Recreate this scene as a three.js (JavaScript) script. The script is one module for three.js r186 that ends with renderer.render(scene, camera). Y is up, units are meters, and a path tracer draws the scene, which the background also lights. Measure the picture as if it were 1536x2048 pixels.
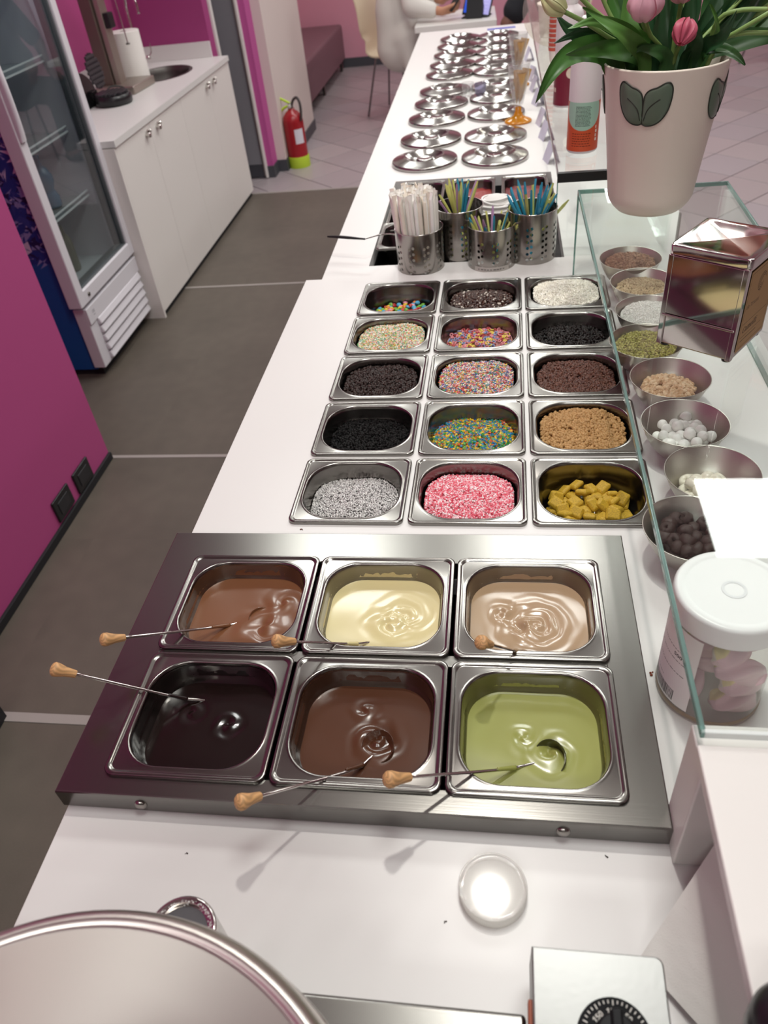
import * as THREE from 'three';
import { RoundedBoxGeometry } from 'three/addons/geometries/RoundedBoxGeometry.js';
import { mergeGeometries } from 'three/addons/utils/BufferGeometryUtils.js';
import { MarchingCubes } from 'three/addons/objects/MarchingCubes.js';
import { ImprovedNoise } from 'three/addons/math/ImprovedNoise.js';
import { RectAreaLightUniformsLib } from 'three/addons/lights/RectAreaLightUniformsLib.js';

// ---------------------------------------------------------------- camera, lights, exposure
RectAreaLightUniformsLib.init();
const scene = new THREE.Scene();
scene.background = new THREE.Color(0x0b0a0b);
const renderer = new THREE.WebGLRenderer({ antialias: true });
renderer.toneMapping = THREE.LinearToneMapping;
renderer.toneMappingExposure = 1.45;
renderer.shadowMap.enabled = true;
const camera = new THREE.PerspectiveCamera(68.094, 0.75, 0.02, 60);
camera.position.set(0.144, 1.675, 0.5454);
camera.rotation.set(-0.7023, 0.19806, -0.12675, 'YXZ');
camera.focus = 1.05; camera.userData.fStop = 7;
const CEIL = 3.25;
const PANEL_LIGHT = 10.5, PANEL_GLOW = 1.2, SPOT_LIGHT = 3.5;
// ceiling panels: [x, z]; the first one is the panel mirrored in the glass shelf
const PANELS = [[1.472, -2.51], [0.36, -2.51], [-0.75, -2.51], [-0.75, -4.95], [0.36, -4.95], [1.472, -4.95], [-0.75, -7.4], [1.472, -7.4], [3.7, -3.7], [3.7, -6.2], [0.36, -0.05], [0.36, 2.4], [-0.75, 2.4]];
const SPOTS = [[0.115, -0.69], [0.115, -3.1]];

// ---------------------------------------------------------------- helpers
function rng(a) { return () => { a |= 0; a = a + 0x6D2B79F5 | 0; let t = Math.imul(a ^ a >>> 15, 1 | a); t = t + Math.imul(t ^ t >>> 7, 61 | t) ^ t; return ((t ^ t >>> 14) >>> 0) / 4294967296; }; }
const noise3 = new ImprovedNoise();
const N = (x, y, z = 0) => noise3.noise(x + 31.7, y + 17.3, z + 9.1);
const V = (x, y, z) => new THREE.Vector3(x, y, z);
const used = new Map();
function numbered(name) { const n = used.get(name) ?? 0; used.set(name, n + 1); return n ? `${name}_${String(n).padStart(3, '0')}` : name; }
function tag(o, label, category, group, kind) { o.userData = { label, category }; if (group) o.userData.group = group; if (kind) o.userData.kind = kind; return o; }
function thing(name, label, category, [x, y, z] = [0, 0, 0], turn = 0, group) {
  const o = new THREE.Group(); o.name = numbered(name); o.position.set(x, y, z); o.rotation.y = turn; scene.add(o);
  return tag(o, label, category, group);
}
function mesh(name, geo, mat, parent) {
  const m = new THREE.Mesh(geo, mat); m.castShadow = m.receiveShadow = true;
  m.name = parent ? name : numbered(name); (parent ?? scene).add(m); return m;
}
function single(name, geo, mat, label, category, [x, y, z] = [0, 0, 0], turn = 0, group) {
  const m = mesh(name, geo, mat); m.position.set(x, y, z); m.rotation.y = turn; return tag(m, label, category, group);
}
function copy(src, label, [x, y, z], turn = 0, group) {
  const o = src.clone(); o.name = numbered(src.name.replace(/_\d{3}$/, '')); o.userData = { ...src.userData, label }; if (group) o.userData.group = group;
  o.position.set(x, y, z); o.rotation.set(0, turn, 0); scene.add(o); return o;
}
function struct(name, parent) { const o = new THREE.Group(); o.name = name; (parent ?? scene).add(o); o.userData.kind = 'structure'; return o; }
function structMesh(name, geo, mat, parent) { const m = mesh(name, geo, mat, parent); if (!parent) { m.name = name; m.userData.kind = 'structure'; } return m; }
function box(x0, x1, y0, y1, z0, z1, r = 0) {
  const w = x1 - x0, h = y1 - y0, d = z1 - z0;
  const g = r ? new RoundedBoxGeometry(w, h, d, 2, Math.min(r, w / 2.01, h / 2.01, d / 2.01)) : new THREE.BoxGeometry(w, h, d);
  return g.translate((x0 + x1) / 2, (y0 + y1) / 2, (z0 + z1) / 2);
}
function uvMetres(g) { // box-like uv in metres
  const p = g.attributes.position, n = g.attributes.normal, uv = new Float32Array(p.count * 2);
  for (let i = 0; i < p.count; i++) {
    const ax = Math.abs(n.getX(i)), ay = Math.abs(n.getY(i)), az = Math.abs(n.getZ(i));
    if (ay >= ax && ay >= az) { uv[2 * i] = p.getX(i); uv[2 * i + 1] = p.getZ(i); } else if (ax >= az) { uv[2 * i] = p.getZ(i); uv[2 * i + 1] = p.getY(i); } else { uv[2 * i] = p.getX(i); uv[2 * i + 1] = p.getY(i); }
  }
  g.setAttribute('uv', new THREE.BufferAttribute(uv, 2)); return g;
}
function gridGeo(rows, cols, f, closed = true) { // f(i, j) -> [x, y, z]; j wraps when closed
  const pos = [], uv = [], idx = [], W = cols + 1;
  for (let i = 0; i < rows; i++) for (let j = 0; j <= cols; j++) { const p = f(i, closed ? j % cols : j); pos.push(...p); uv.push(j / cols, i / (rows - 1)); }
  for (let i = 0; i < rows - 1; i++) for (let j = 0; j < cols; j++) { const a = i * W + j, b = a + 1, c = a + W, d = c + 1; idx.push(a, c, b, b, c, d); }
  const g = new THREE.BufferGeometry();
  g.setAttribute('position', new THREE.Float32BufferAttribute(pos, 3)); g.setAttribute('uv', new THREE.Float32BufferAttribute(uv, 2)); g.setIndex(idx);
  g.computeVertexNormals();
  if (closed) { const n = g.attributes.normal; for (let i = 0; i < rows; i++) { const a = i * W, b = a + cols; const v = V(n.getX(a) + n.getX(b), n.getY(a) + n.getY(b), n.getZ(a) + n.getZ(b)).normalize(); n.setXYZ(a, v.x, v.y, v.z); n.setXYZ(b, v.x, v.y, v.z); } }
  return g;
}
// rounded rectangle outline in plan, 4 * (n + m) points, always the same count
function rr(hw, hd, r, n = 9, m = 3) {
  const out = []; r = Math.min(r, hw, hd);
  const c = [[hw - r, hd - r, 0], [-(hw - r), hd - r, 1], [-(hw - r), -(hd - r), 2], [hw - r, -(hd - r), 3]];
  for (let k = 0; k < 4; k++) {
    const [cx, cz, q] = c[k], [nx, nz, nq] = c[(k + 1) % 4];
    for (let i = 0; i <= n; i++) { const a = (q + i / n) * Math.PI / 2; out.push([cx + r * Math.cos(a), cz + r * Math.sin(a)]); }
    const last = out[out.length - 1], a2 = nq * Math.PI / 2, to = [nx + r * Math.cos(a2), nz + r * Math.sin(a2)];
    for (let i = 1; i <= m; i++) out.push([last[0] + (to[0] - last[0]) * i / (m + 1), last[1] + (to[1] - last[1]) * i / (m + 1)]);
  }
  return out;
}
function loft(rings) { // rings: [outline, y]
  const n = rings[0][0].length;
  const g = gridGeo(rings.length, n, (i, j) => [rings[i][0][j][0], rings[i][1], rings[i][0][j][1]]);
  const p = g.attributes.position, uv = g.attributes.uv; for (let i = 0; i < p.count; i++) uv.setXY(i, p.getX(i), p.getZ(i) + p.getY(i));
  return g;
}
const lathe = (pts, seg = 48) => new THREE.LatheGeometry(pts.map(p => new THREE.Vector2(p[0], p[1])), seg);
function sweep(pts, rad, seg = 10, steps = 0) { // tube with a radius that follows t, closed at both ends
  const c = new THREE.CatmullRomCurve3(pts.map(p => p.isVector3 ? p : V(...p)), false, 'centripetal');
  const n = steps || Math.max(2, (pts.length - 1) * 6), fr = c.computeFrenetFrames(n, false), R = typeof rad === 'function' ? rad : () => rad;
  const P = []; for (let i = 0; i <= n; i++) P.push(c.getPointAt(i / n));
  return gridGeo(n + 3, seg, (i, j) => {
    const k = Math.min(Math.max(i - 1, 0), n), r = i === 0 || i === n + 2 ? 1e-5 : R(k / n), a = -j / seg * 2 * Math.PI;
    const q = P[k].clone().addScaledVector(fr.normals[k], r * Math.cos(a)).addScaledVector(fr.binormals[k], r * Math.sin(a)); return [q.x, q.y, q.z];
  });
}
function between(geo, a, b) { // geo built along +y from 0, moved to run from a towards b
  const d = b.clone().sub(a).normalize(), q = new THREE.Quaternion().setFromUnitVectors(V(0, 1, 0), d);
  return geo.applyQuaternion(q).translate(a.x, a.y, a.z);
}
const merge = l => mergeGeometries(l.map(g => { const h = g.index ? g.toNonIndexed() : g; for (const k of Object.keys(h.attributes)) if (!['position', 'normal', 'uv'].includes(k)) h.deleteAttribute(k); return h; }));

// ---------------------------------------------------------------- textures and materials
function dataTex(w, h, f, srgb = true, rx = 1, ry = 1) {
  const d = new Uint8Array(w * h * 4);
  for (let y = 0; y < h; y++) for (let x = 0; x < w; x++) { const c = f(x / w, y / h, x, y), i = 4 * (y * w + x); d[i] = c[0] * 255; d[i + 1] = c[1] * 255; d[i + 2] = c[2] * 255; d[i + 3] = 255; }
  const t = new THREE.DataTexture(d, w, h); t.wrapS = t.wrapT = THREE.RepeatWrapping; t.magFilter = THREE.LinearFilter; t.minFilter = THREE.LinearFilter; if (srgb) t.colorSpace = THREE.SRGBColorSpace; t.repeat.set(rx, ry); t.needsUpdate = true; return t;
}
function canvasTex(w, h, draw) {
  const c = document.createElement('canvas'); c.width = w; c.height = h; const x = c.getContext('2d'); draw(x, w, h);
  const t = new THREE.CanvasTexture(c); t.colorSpace = THREE.SRGBColorSpace; t.wrapS = THREE.RepeatWrapping; return t;
}
const M = (color, roughness = .5, metalness = 0, extra = {}) => new THREE.MeshPhysicalMaterial({ color, roughness, metalness, side: THREE.DoubleSide, ...extra });
const rt = rng(5);
const streakRow = Array.from({ length: 256 }, () => rt());
const brushTex = dataTex(64, 256, (u, v, x, y) => { const s = .45 + .4 * streakRow[y] + .15 * rt(); return [s, s, s]; }, false, 6, 6);
const speckTex = dataTex(256, 256, (u, v) => { const s = .5 + .25 * N(u * 8, v * 8) + .25 * (rt() - .5); return [s, s, s]; }, false, 2, 2);
const floorTex = dataTex(512, 512, (u, v) => { const s = .92 + .05 * N(u * 5, v * 5) + .04 * N(u * 22, v * 22) + .03 * (rt() - .5); return [s, s * .99, s * .98]; }, true, .8, .8);
const woodTex = dataTex(128, 256, (u, v) => { const g = Math.sin((u * 14 + 2.2 * N(u * 3, v * 5)) * 3.1); const s = .86 + .08 * g + .05 * (rt() - .5); return [s, s * .93, s * .84]; });
const steel = M(0x9b9792, .27, 1, { roughnessMap: brushTex });
const steelPan = M(0x86837f, .21, 1);
const steelUnit = M(0x7f7d79, .25, 1, { bumpMap: brushTex, bumpScale: .00004 });
const chrome = M(0xcfcac6, .07, 1);
const polished = M(0xc9c4c0, .13, 1, { anisotropy: .35 });
const darkSteel = M(0x6d6864, .35, 1);
const counterWhite = M(0xdcd9d7, .33, 0, { bumpMap: speckTex, bumpScale: .00001 });
const whitePaint = M(0xdedad6, .4);
const fridgeWhite = M(0xd8d4da, .32);
const cabinetWhite = M(0xe2dcd8, .42);
const black = M(0x121214, .45), blackMatte = M(0x17161a, .75), blackPlastic = M(0x161518, .3);
const magenta = M(0xaf477f, .62, 0, { bumpMap: speckTex, bumpScale: .0004 });
const darkMagenta = M(0xa03c78, .6);
const rosePink = M(0xd898aa, .65);
const lightMagenta = M(0xb84f92, .6);
const beige = M(0xd9cbc6, .7), mauveBeige = M(0xbfa6a4, .7);
const greyDoor = M(0x8c8c92, .5), slate = M(0x45464c, .5);
const floorBrown = M(0x635b53, .5, 0, { map: floorTex, bumpMap: speckTex, bumpScale: .0002 });
const seamMetal = M(0x9b938f, .4);
const glassPane = M(0xfcfefd, .0, 0, { transmission: 1, thickness: 0, ior: 1.5 });
const glassEdge = M(0xa3c6bf, .12, 0, { transmission: .7, thickness: 0, ior: 1.5 });
const clearPlastic = M(0xf4f4f2, .12, 0, { transmission: .9, thickness: 0, ior: 1.45 });
const frostPlastic = M(0xf2f0ee, .42, 0, { transmission: .62, thickness: 0, ior: 1.45 });
const wood = M(0xe0b98c, .55, 0, { map: woodTex });
// plan of the topping pans
const TX = .1019, TZ = -.6748, TPX = .1779, TPZ = .1666, TROT = -.009;
const CT = .95;
function topPos(c, r) { const x = (c - 1) * TPX, z = (r - 2) * TPZ, a = -TROT; return [TX + x * Math.cos(a) - z * Math.sin(a), CT + .006, TZ + x * Math.sin(a) + z * Math.cos(a)]; }

// ---------------------------------------------------------------- the room
{ // floor: brown staff platform in four panels with pale seam strips, grey diagonal tiles elsewhere
  const fl = struct('floor');
  structMesh('subfloor', box(-3.2, 6.2, -.2, -.03, -9.4, 3.2), slate, fl);
  const zs = [[-4.84, -3.312], [-3.292, -1.737], [-1.717, -.545], [-.513, 3]];
  for (const [a, b] of zs) mesh('floor_panel', uvMetres(box(-3, .25, -.028, 0, a, b)), floorBrown, fl);
  for (const [a, b] of [[-3.311, -3.293], [-1.736, -1.718], [-.544, -.514]]) mesh('seam_strip', box(-3, .25, -.02, .002, a, b, .001), seamMetal, fl);
  mesh('edge_strip', box(-3, .25, -.025, .003, -4.865, -4.84, .002), seamMetal, fl);
  const tones = [0xa29799, 0xa69b9d, 0x9c9194, 0xa0969a].map((c, i) => M(c, .3 + .03 * i, 0, { bumpMap: speckTex, bumpScale: .0003 }));
  const T = .33, geo = box(-T / 2 + .003, T / 2 - .003, -.022, -.006, -T / 2 + .003, T / 2 - .003, .002), rest = [], r = rng(11), q = Math.SQRT1_2;
  geo.rotateY(Math.PI / 4);
  let count = 0;
  for (let i = -40; i < 60; i++) for (let j = -60; j < 40; j++) {
    const s = .097 + (i + .5) * T, t = .15 + (j + .5) * T, x = (s + t) * q, z = (t - s) * q;
    if (x < -2.2 || x > 6 || z < -9.3 || z > 3) continue;
    if (x < .05 && z > -4.72) continue;
    const seen = (x > -1.75 && x < -.15 && z < -4.6) || (x > .75 && x < 3.4 && z < -3.2 && z > -9.1 && x < 1.2 - .33 * z);
    if (seen && count < 295) { const m = mesh('tile', geo, tones[Math.floor(r() * 4)], fl); m.position.set(x, 0, z); count++; }
    else rest.push(geo.clone().translate(x, 0, z));
  }
  const far = mesh('farther_tiles', merge(rest), tones[1], fl); far.userData.kind = 'stuff';
  mesh('grout', box(-2.3, 6.1, -.03, -.012, -9.4, 3.1), M(0x40393d, .85), fl);
}
{ // walls, ceiling
  structMesh('wall_far', box(-3.2, 6.4, -.1, CEIL + .2, -9.3, -9.07), rosePink);
  structMesh('wall_right', box(6.1, 6.35, -.1, CEIL + .2, -9.3, 3.2), rosePink);
  structMesh('wall_rear', box(-3.2, 6.4, -.1, CEIL + .2, 3.0, 3.2), M(0x8d6f78, .7));
  structMesh('wall_alcove', box(-2.5, -2.24, -.1, CEIL + .2, -5.3, -1.72), magenta);
  structMesh('wall_left', box(-2.5, -1.38, 0, CEIL + .2, -1.72, 3.1), magenta);
  structMesh('wall_alcove_end', box(-2.5, -1.667, 0, CEIL + .2, -4.945, -4.845), darkMagenta);
  structMesh('wall_lounge', merge([box(-3.2, -1.62, -.1, CEIL + .2, -6.48, -5.265), box(-3.2, -2.15, -.1, CEIL + .2, -9.3, -6.48)]), rosePink);
  const fb = struct('baseboard_far');
  structMesh('skirting', box(-1.6, 6.1, -.01, .085, -9.07, -9.055, .003), slate, fb);
  structMesh('baseboard_left', box(-1.38, -1.368, 0, .03, -1.72, -.54, .002), blackMatte);
  structMesh('trim_1', box(-1.69, -1.655, 0, 2.3, -4.99, -4.946), whitePaint);
  const d = struct('door_1');
  mesh('door_panel', box(-2.4, -1.585, .09, 2.2, -5.262, -5.222), greyDoor, d);
  mesh('kick_plate', box(-2.4, -1.585, .0, .088, -5.258, -5.218), slate, d);
  mesh('door_lintel', box(-2.45, -1.55, 2.2, CEIL, -5.29, -5.2), whitePaint, d);
  mesh('door_track', box(-1.585, -1.572, .01, 2.2, -5.245, -5.2, .003), M(0x8f8a86, .35, .9), d);
  mesh('door_jamb', box(-1.572, -1.556, .0, 2.3, -5.25, -5.192, .003), whitePaint, d);
  const pc = struct('wall_pillar');
  mesh('pink_column', box(-1.62, -1.512, .075, CEIL, -5.36, -5.225), lightMagenta, pc);
  mesh('beige_column', box(-1.62, -1.445, .075, CEIL, -6.5, -5.36), beige, pc);
  mesh('column_skirting', merge([box(-1.62, -1.505, -.006, .075, -5.36, -5.215), box(-1.62, -1.437, -.006, .075, -6.51, -5.352)]), slate, pc);
  structMesh('ceiling', box(-3.2, 6.4, CEIL, CEIL + .2, -9.3, 3.2), M(0xdedbd9, .8));
}
// ---------------------------------------------------------------- lamps
const glowPanel = M(0xffffff, .6, 0, { emissive: 0xfffaf2, emissiveIntensity: PANEL_GLOW });
PANELS.forEach(([x, z], i) => {
  const t = thing('ceiling_light', i ? 'square white light panel set flush in the ceiling' : 'square white ceiling light panel mirrored in the glass shelf', 'ceiling light', [x, CEIL - .012, z], 0, i ? 'ceiling light panels' : undefined);
  mesh('frame', merge([box(-.31, .31, 0, .011, -.31, -.298), box(-.31, .31, 0, .011, .298, .31), box(-.31, -.298, 0, .011, -.298, .298), box(.298, .31, 0, .011, -.298, .298)]), whitePaint, t);
  mesh('diffuser', box(-.297, .297, .003, .01, -.297, .297), glowPanel, t);
  const l = new THREE.RectAreaLight(0xfafffb, PANEL_LIGHT, .59, .59); l.position.set(x, CEIL - .016, z); l.lookAt(x, 0, z); l.name = 'panel_lamp_' + (i + 1); scene.add(l);
});
SPOTS.forEach(([x, z], i) => {
  const t = thing('ceiling_spotlight', i ? 'round recessed ceiling spotlight over the rows of steel lids' : 'round recessed ceiling spotlight over the topping pans', 'spotlight', [x, CEIL - .03, z]);
  mesh('ring', lathe([[.055, .029], [.07, .029], [.072, .02], [.056, .012], [.055, .029]], 40), whitePaint, t);
  mesh('lens', new THREE.CircleGeometry(.055, 40).rotateX(Math.PI / 2).translate(0, .02, 0), M(0xffffff, .5, 0, { emissive: 0xfff8ee, emissiveIntensity: 9 }), t);
  const l = new THREE.SpotLight(0xfffcf4, SPOT_LIGHT, 0, 1.05, .9, 2); l.position.set(x, CEIL - .035, z); l.target.position.set(x, 0, z); l.castShadow = true; l.shadow.radius = 2.2; l.name = 'spot_lamp_' + (i + 1); scene.add(l, l.target);
});

// ---------------------------------------------------------------- counters
{
  const t = thing('counter', 'long white serving counter with raised top carrying the topping pans', 'counter');
  // worktop with cut outs for the topping pans and for the warmer
  const s = new THREE.Shape([[-.309, 1.134], [-.309, -.75], [.62, -.75], [.62, 1.134]].map(p => new THREE.Vector2(...p)));
  for (let r = 0; r < 5; r++) for (let k = 0; k < 3; k++) { const [cx, , cz] = topPos(k, r); s.holes.push(new THREE.Path(rr(.079, .071, .02, 6, 1).map(([x, z]) => new THREE.Vector2(cx + x, -(cz + z))))); }
  s.holes.push(new THREE.Path([[-.262, -.158], [-.262, .158], [.262, .158], [.262, -.158]].map(p => new THREE.Vector2(...p))));
  const g = new THREE.ExtrudeGeometry(s, { depth: .028, bevelEnabled: true, bevelSize: .001, bevelThickness: .001, bevelOffset: -.001, bevelSegments: 1 }); g.rotateX(-Math.PI / 2).translate(0, CT - .029, 0);
  mesh('worktop', g, counterWhite, t);
  mesh('body', merge([box(-.262, -.244, .08, CT - .03, -1.12, .7), box(.582, .6, .08, CT - .03, -1.12, .7), box(-.244, .582, .08, CT - .03, -1.12, -1.1), box(-.244, .582, .08, CT - .03, .68, .7)]), counterWhite, t);
  mesh('plinth', box(-.22, .56, 0, .08, -1.1, .66), blackMatte, t);
}
{ // the far counter has an opening for the sauce pans
  const t = thing('counter', 'white counter continuing behind the straw cups with rows of steel lids', 'counter');
  const Y = CT - .003;
  const s = new THREE.Shape([[-.272, -1.137], [-.297, -4.4], [.589, -4.4], [.589, -1.455], [.53, -1.19], [.515, -1.137]].map(p => new THREE.Vector2(p[0], -p[1])));
  s.holes.push(new THREE.Path([[-.168, -1.205], [-.168, -1.83], [.292, -1.83], [.292, -1.205]].map(p => new THREE.Vector2(p[0], -p[1]))));
  const g = new THREE.ExtrudeGeometry(s, { depth: .03, bevelEnabled: false }); g.rotateX(-Math.PI / 2).translate(0, Y - .03, 0);
  mesh('worktop', g, counterWhite, t);
  mesh('well', merge([box(-.172, -.168, .6, Y - .03, -1.83, -1.205), box(.292, .296, .6, Y - .03, -1.83, -1.205), box(-.17, .294, .6, Y - .03, -1.834, -1.83), box(-.17, .294, .6, Y - .03, -1.205, -1.201), box(-.17, .294, .59, .6, -1.834, -1.2)]), blackMatte, t);
  mesh('body', merge([box(-.23, -.21, .08, Y - .03, -4.38, -1.14), box(.50, .52, .08, Y - .03, -4.38, -1.14), box(-.23, .52, .08, Y - .03, -4.38, -4.36)]), counterWhite, t);
  mesh('plinth', box(-.2, .48, 0, .08, -4.3, -1.2), blackMatte, t);
  mesh('edge_trim', new THREE.TubeGeometry(new THREE.LineCurve3(V(.59, Y - .008, -1.455), V(.531, Y - .008, -1.19)), 1, .006, 8), M(0x55504f, .5), t);
}
// ---------------------------------------------------------------- glass over the counter
{
  const t = thing('glass_sneeze_guard', 'clear glass guard box with greenish edges over the topping bowls', 'sneeze guard');
  const y0 = 1.122, y1 = 1.13, x0 = .303, x1 = .597, z0 = -1.105, z1 = .181;
  mesh('top_pane', box(x0 + .004, x1 - .004, y0, y1, z0 + .004, z1 - .004), M(0xfcfefd, 0, 0, { transmission: 1, thickness: 0, ior: 1.46, specularIntensity: .8 }), t);
  for (const [n, g] of [['left_edge', box(x0, x0 + .004, y0, y1, z0, z1, .001)], ['right_edge', box(x1 - .004, x1, y0, y1, z0, z1, .001)], ['back_edge', box(x0, x1, y0, y1, z0, z0 + .004, .001)], ['front_edge', box(x0, x1, y0, y1, z1 - .004, z1, .001)]]) mesh('pane_edge', g, n === 'front_edge' ? M(0xeef3f1, .3, 0, { transmission: .3, thickness: 0 }) : glassEdge, t);
  mesh('side_pane', box(x1 - .008, x1, CT, y0, z0 + .01, z1), glassPane, t);
  mesh('back_pane', box(x0 + .002, x1 - .01, CT, y0, z0, z0 + .008), glassPane, t);
  mesh('pane_edge', merge([box(x0, x0 + .003, CT, y0, z0, z0 + .008), box(x1 - .008, x1, CT, CT + .003, z0, z1)]), glassEdge, t);
}
{
  const t = thing('glass_shelf', 'long clear glass shelf carrying bottles behind the white vase', 'glass shelf');
  const y0 = 1.122, y1 = 1.13, x0 = .268, x1 = .52, z0 = -4.2, z1 = -1.215;
  mesh('top_pane', box(x0 + .003, x1, y0, y1, z0, z1), glassPane, t);
  mesh('pane_edge', box(x0, x0 + .003, y0, y1, z0, z1), M(0x6a5a60, .2, 0, { transmission: .3, thickness: 0 }), t);
  mesh('front_bar', box(x0, x1, 1.114, 1.134, z1, z1 + .012, .001), black, t);
  mesh('end_pane', box(x0, x1, CT - .003, 1.114, z1 - .001, z1 + .006), glassPane, t);
  mesh('side_pane', box(x1 - .012, x1 - .004, CT - .003, y0, z0, z1 - .004), glassPane, t);
  mesh('pane_edge', box(x0, x0 + .002, CT - .003, 1.114, z1 - .001, z1 + .006), glassEdge, t);
}
{
  const t = thing('end_shelf', 'white raised shelf at the near end of the glass guard', 'shelf');
  mesh('shelf_board', box(.3, .66, 1.108, 1.1215, .186, .75, .002), whitePaint, t);
  mesh('support_block', box(.303, .62, CT, 1.108, .158, .203, .002), whitePaint, t);
}

// ---------------------------------------------------------------- gastronorm pans
function panGeo(hw, hd, ohw, ohd, or, depth, shelf = .022) {
  const R = [];
  const add = (a, b, r, y) => R.push([rr(a, b, r), y]);
  add(hw, hd, .011, -.006); add(hw, hd, .011, -.0012); add(hw - .0012, hd - .0012, .011, 0); add(hw - .004, hd - .004, .0105, 0); add(hw - .0058, hd - .0058, .0095, -.0016);
  add(hw - .0068, hd - .0068, .009, -.0018); add(ohw + .0045, ohd + .0045, or + .003, -.0018); add(ohw + .0028, ohd + .0028, or + .002, -.0012); add(ohw + .0012, ohd + .0012, or + .001, -.001); add(ohw, ohd, or, -.003);
  add(ohw - .0012, ohd - .0012, or, -.008); add(ohw - .0022, ohd - .0022, or, -shelf); add(ohw - .0045, ohd - .0045, or - .002, -shelf - .003); add(ohw - .006, ohd - .006, or - .003, -shelf - .012);
  add(ohw - .013, ohd - .013, or - .008, -depth + .012); add(ohw - .017, ohd - .017, or - .01, -depth + .003); add(ohw - .024, ohd - .024, or - .015, -depth); add(.002, .002, .002, -depth);
  return loft(R);
}
const topGeo = panGeo(.0857, .0781, .0735, .0655, .05, .075);
const hotGeo = panGeo(.0880, .0812, .0745, .0675, .042, .085);
const CONTENT = [
  ['candy coated chocolate lentils', 'chocolate pearls with a few white ones', 'white coconut flakes'],
  ['pastel sugar strands', 'tiny fruit coloured ring sweets', 'black chocolate drops'],
  ['dark chocolate chips', 'rainbow sugar strands', 'milk chocolate chips'],
  ['black biscuit crumbs', 'coloured sugar stars', 'golden brown crisp balls'],
  ['silver sugar pearls', 'pink and white sugar crystals', 'yellow filled cereal pillows']];
let panProto;
CONTENT.forEach((row, r) => row.forEach((c, k) => {
  const p = topPos(k, r), lab = `steel food pan holding ${c}`;
  if (!panProto) { panProto = thing('food_pan', lab, 'food pan', p, TROT); mesh('shell', topGeo, steelPan, panProto); }
  else copy(panProto, lab, p, TROT);
}));
const inOval = (x, z, hw, hd, r) => { const ax = Math.abs(x) - (hw - r), az = Math.abs(z) - (hd - r); return Math.abs(x) < hw && Math.abs(z) < hd && !(ax > 0 && az > 0 && ax * ax + az * az > r * r); };
// a heap: mound mesh filling the pan + surface pieces
function moundGeo(h, hw, hd, r, floorY) {
  const K = 22, o = rr(1, 1, 1);
  return gridGeo(K + 1, rr(hw, hd, r).length, (i, j) => { const f = i / K, q = rr(hw, hd, r)[j]; const x = q[0] * f, z = q[1] * f; return [x, h(x, z), z]; });
}
function heightFn(level, bump, tiltX, tiltZ, seed, rough = .0015) { return (x, z) => level + bump * Math.max(0, 1 - (x * x) / .0045 - (z * z) / .0036) + tiltX * x + tiltZ * z + rough * N(x * 60 + seed, z * 60) + .004 * N(x * 18 + seed * 3, z * 18); }
const stuffHeap = (name, label, cat, pos, turn, h, moundMat, geos, colors, count, seed, lay, o = {}) => {
  const { hw = .0675, hd = .0595, r = .045, pieceMat = M(0xffffff, .45), layers = .003 } = o;
  const t = thing(name, label, cat, pos, turn); t.userData.kind = 'stuff';
  mesh('pile', moundGeo((x, z) => h(x, z) - layers, hw, hd, r), moundMat, t);
  const g = rng(seed), m4 = new THREE.Matrix4(), q = new THREE.Quaternion(), e = new THREE.Euler(), col = new THREE.Color();
  geos.forEach((geo, k) => {
    const n = Math.floor(count / geos.length), im = new THREE.InstancedMesh(geo, pieceMat, n); im.name = 'pieces'; im.castShadow = im.receiveShadow = true; im.userData.kind = 'stuff';
    let i = 0; while (i < n) {
      const x = (g() * 2 - 1) * (hw - .001), z = (g() * 2 - 1) * (hd - .001); if (!inOval(x, z, hw - .001, hd - .001, r)) continue;
      e.set((g() - .5) * lay, g() * Math.PI * 2, (g() - .5) * lay); q.setFromEuler(e); const s = .85 + .3 * g();
      m4.compose(V(x, h(x, z) - layers * .6 * g() + .0004, z), q, V(s, s, s)); im.setMatrixAt(i, m4);
      col.set(colors[Math.floor(g() * colors.length)]); const b = .9 + .15 * g(); col.multiplyScalar(b); im.setColorAt(i, col); i++;
    }
    t.add(im);
  });
  return t;
};
const strand = new THREE.CapsuleGeometry(.0007, .004, 3, 6).rotateZ(Math.PI / 2);
const strandS = new THREE.CapsuleGeometry(.00065, .0026, 3, 6).rotateZ(Math.PI / 2);
const ball = r => new THREE.IcosahedronGeometry(r, 2);
const chip = lathe([[0, .003], [.0006, .0027], [.0022, .0012], [.0026, .0004], [.002, 0], [0, 0]], 10);
const flake = new THREE.BoxGeometry(.0055, .0012, .0016);
const lump = (() => { const g = new THREE.IcosahedronGeometry(.0024, 1), p = g.attributes.position; for (let i = 0; i < p.count; i++) { const k = 1 + .5 * N(p.getX(i) * 900, p.getY(i) * 900, p.getZ(i) * 900); p.setXYZ(i, p.getX(i) * k, p.getY(i) * k, p.getZ(i) * k); } g.computeVertexNormals(); return g; })();
const star = (() => { const s = new THREE.Shape(); for (let i = 0; i < 10; i++) { const a = i * Math.PI / 5, r = i % 2 ? .0013 : .0028; s[i ? 'lineTo' : 'moveTo'](r * Math.cos(a), r * Math.sin(a)); } return new THREE.ExtrudeGeometry(s, { depth: .0013, bevelEnabled: false }).rotateX(-Math.PI / 2); })();
const P = (c, r) => { const p = topPos(c, r); return p; };
const L1 = (...a) => stuffHeap(...a);
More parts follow.
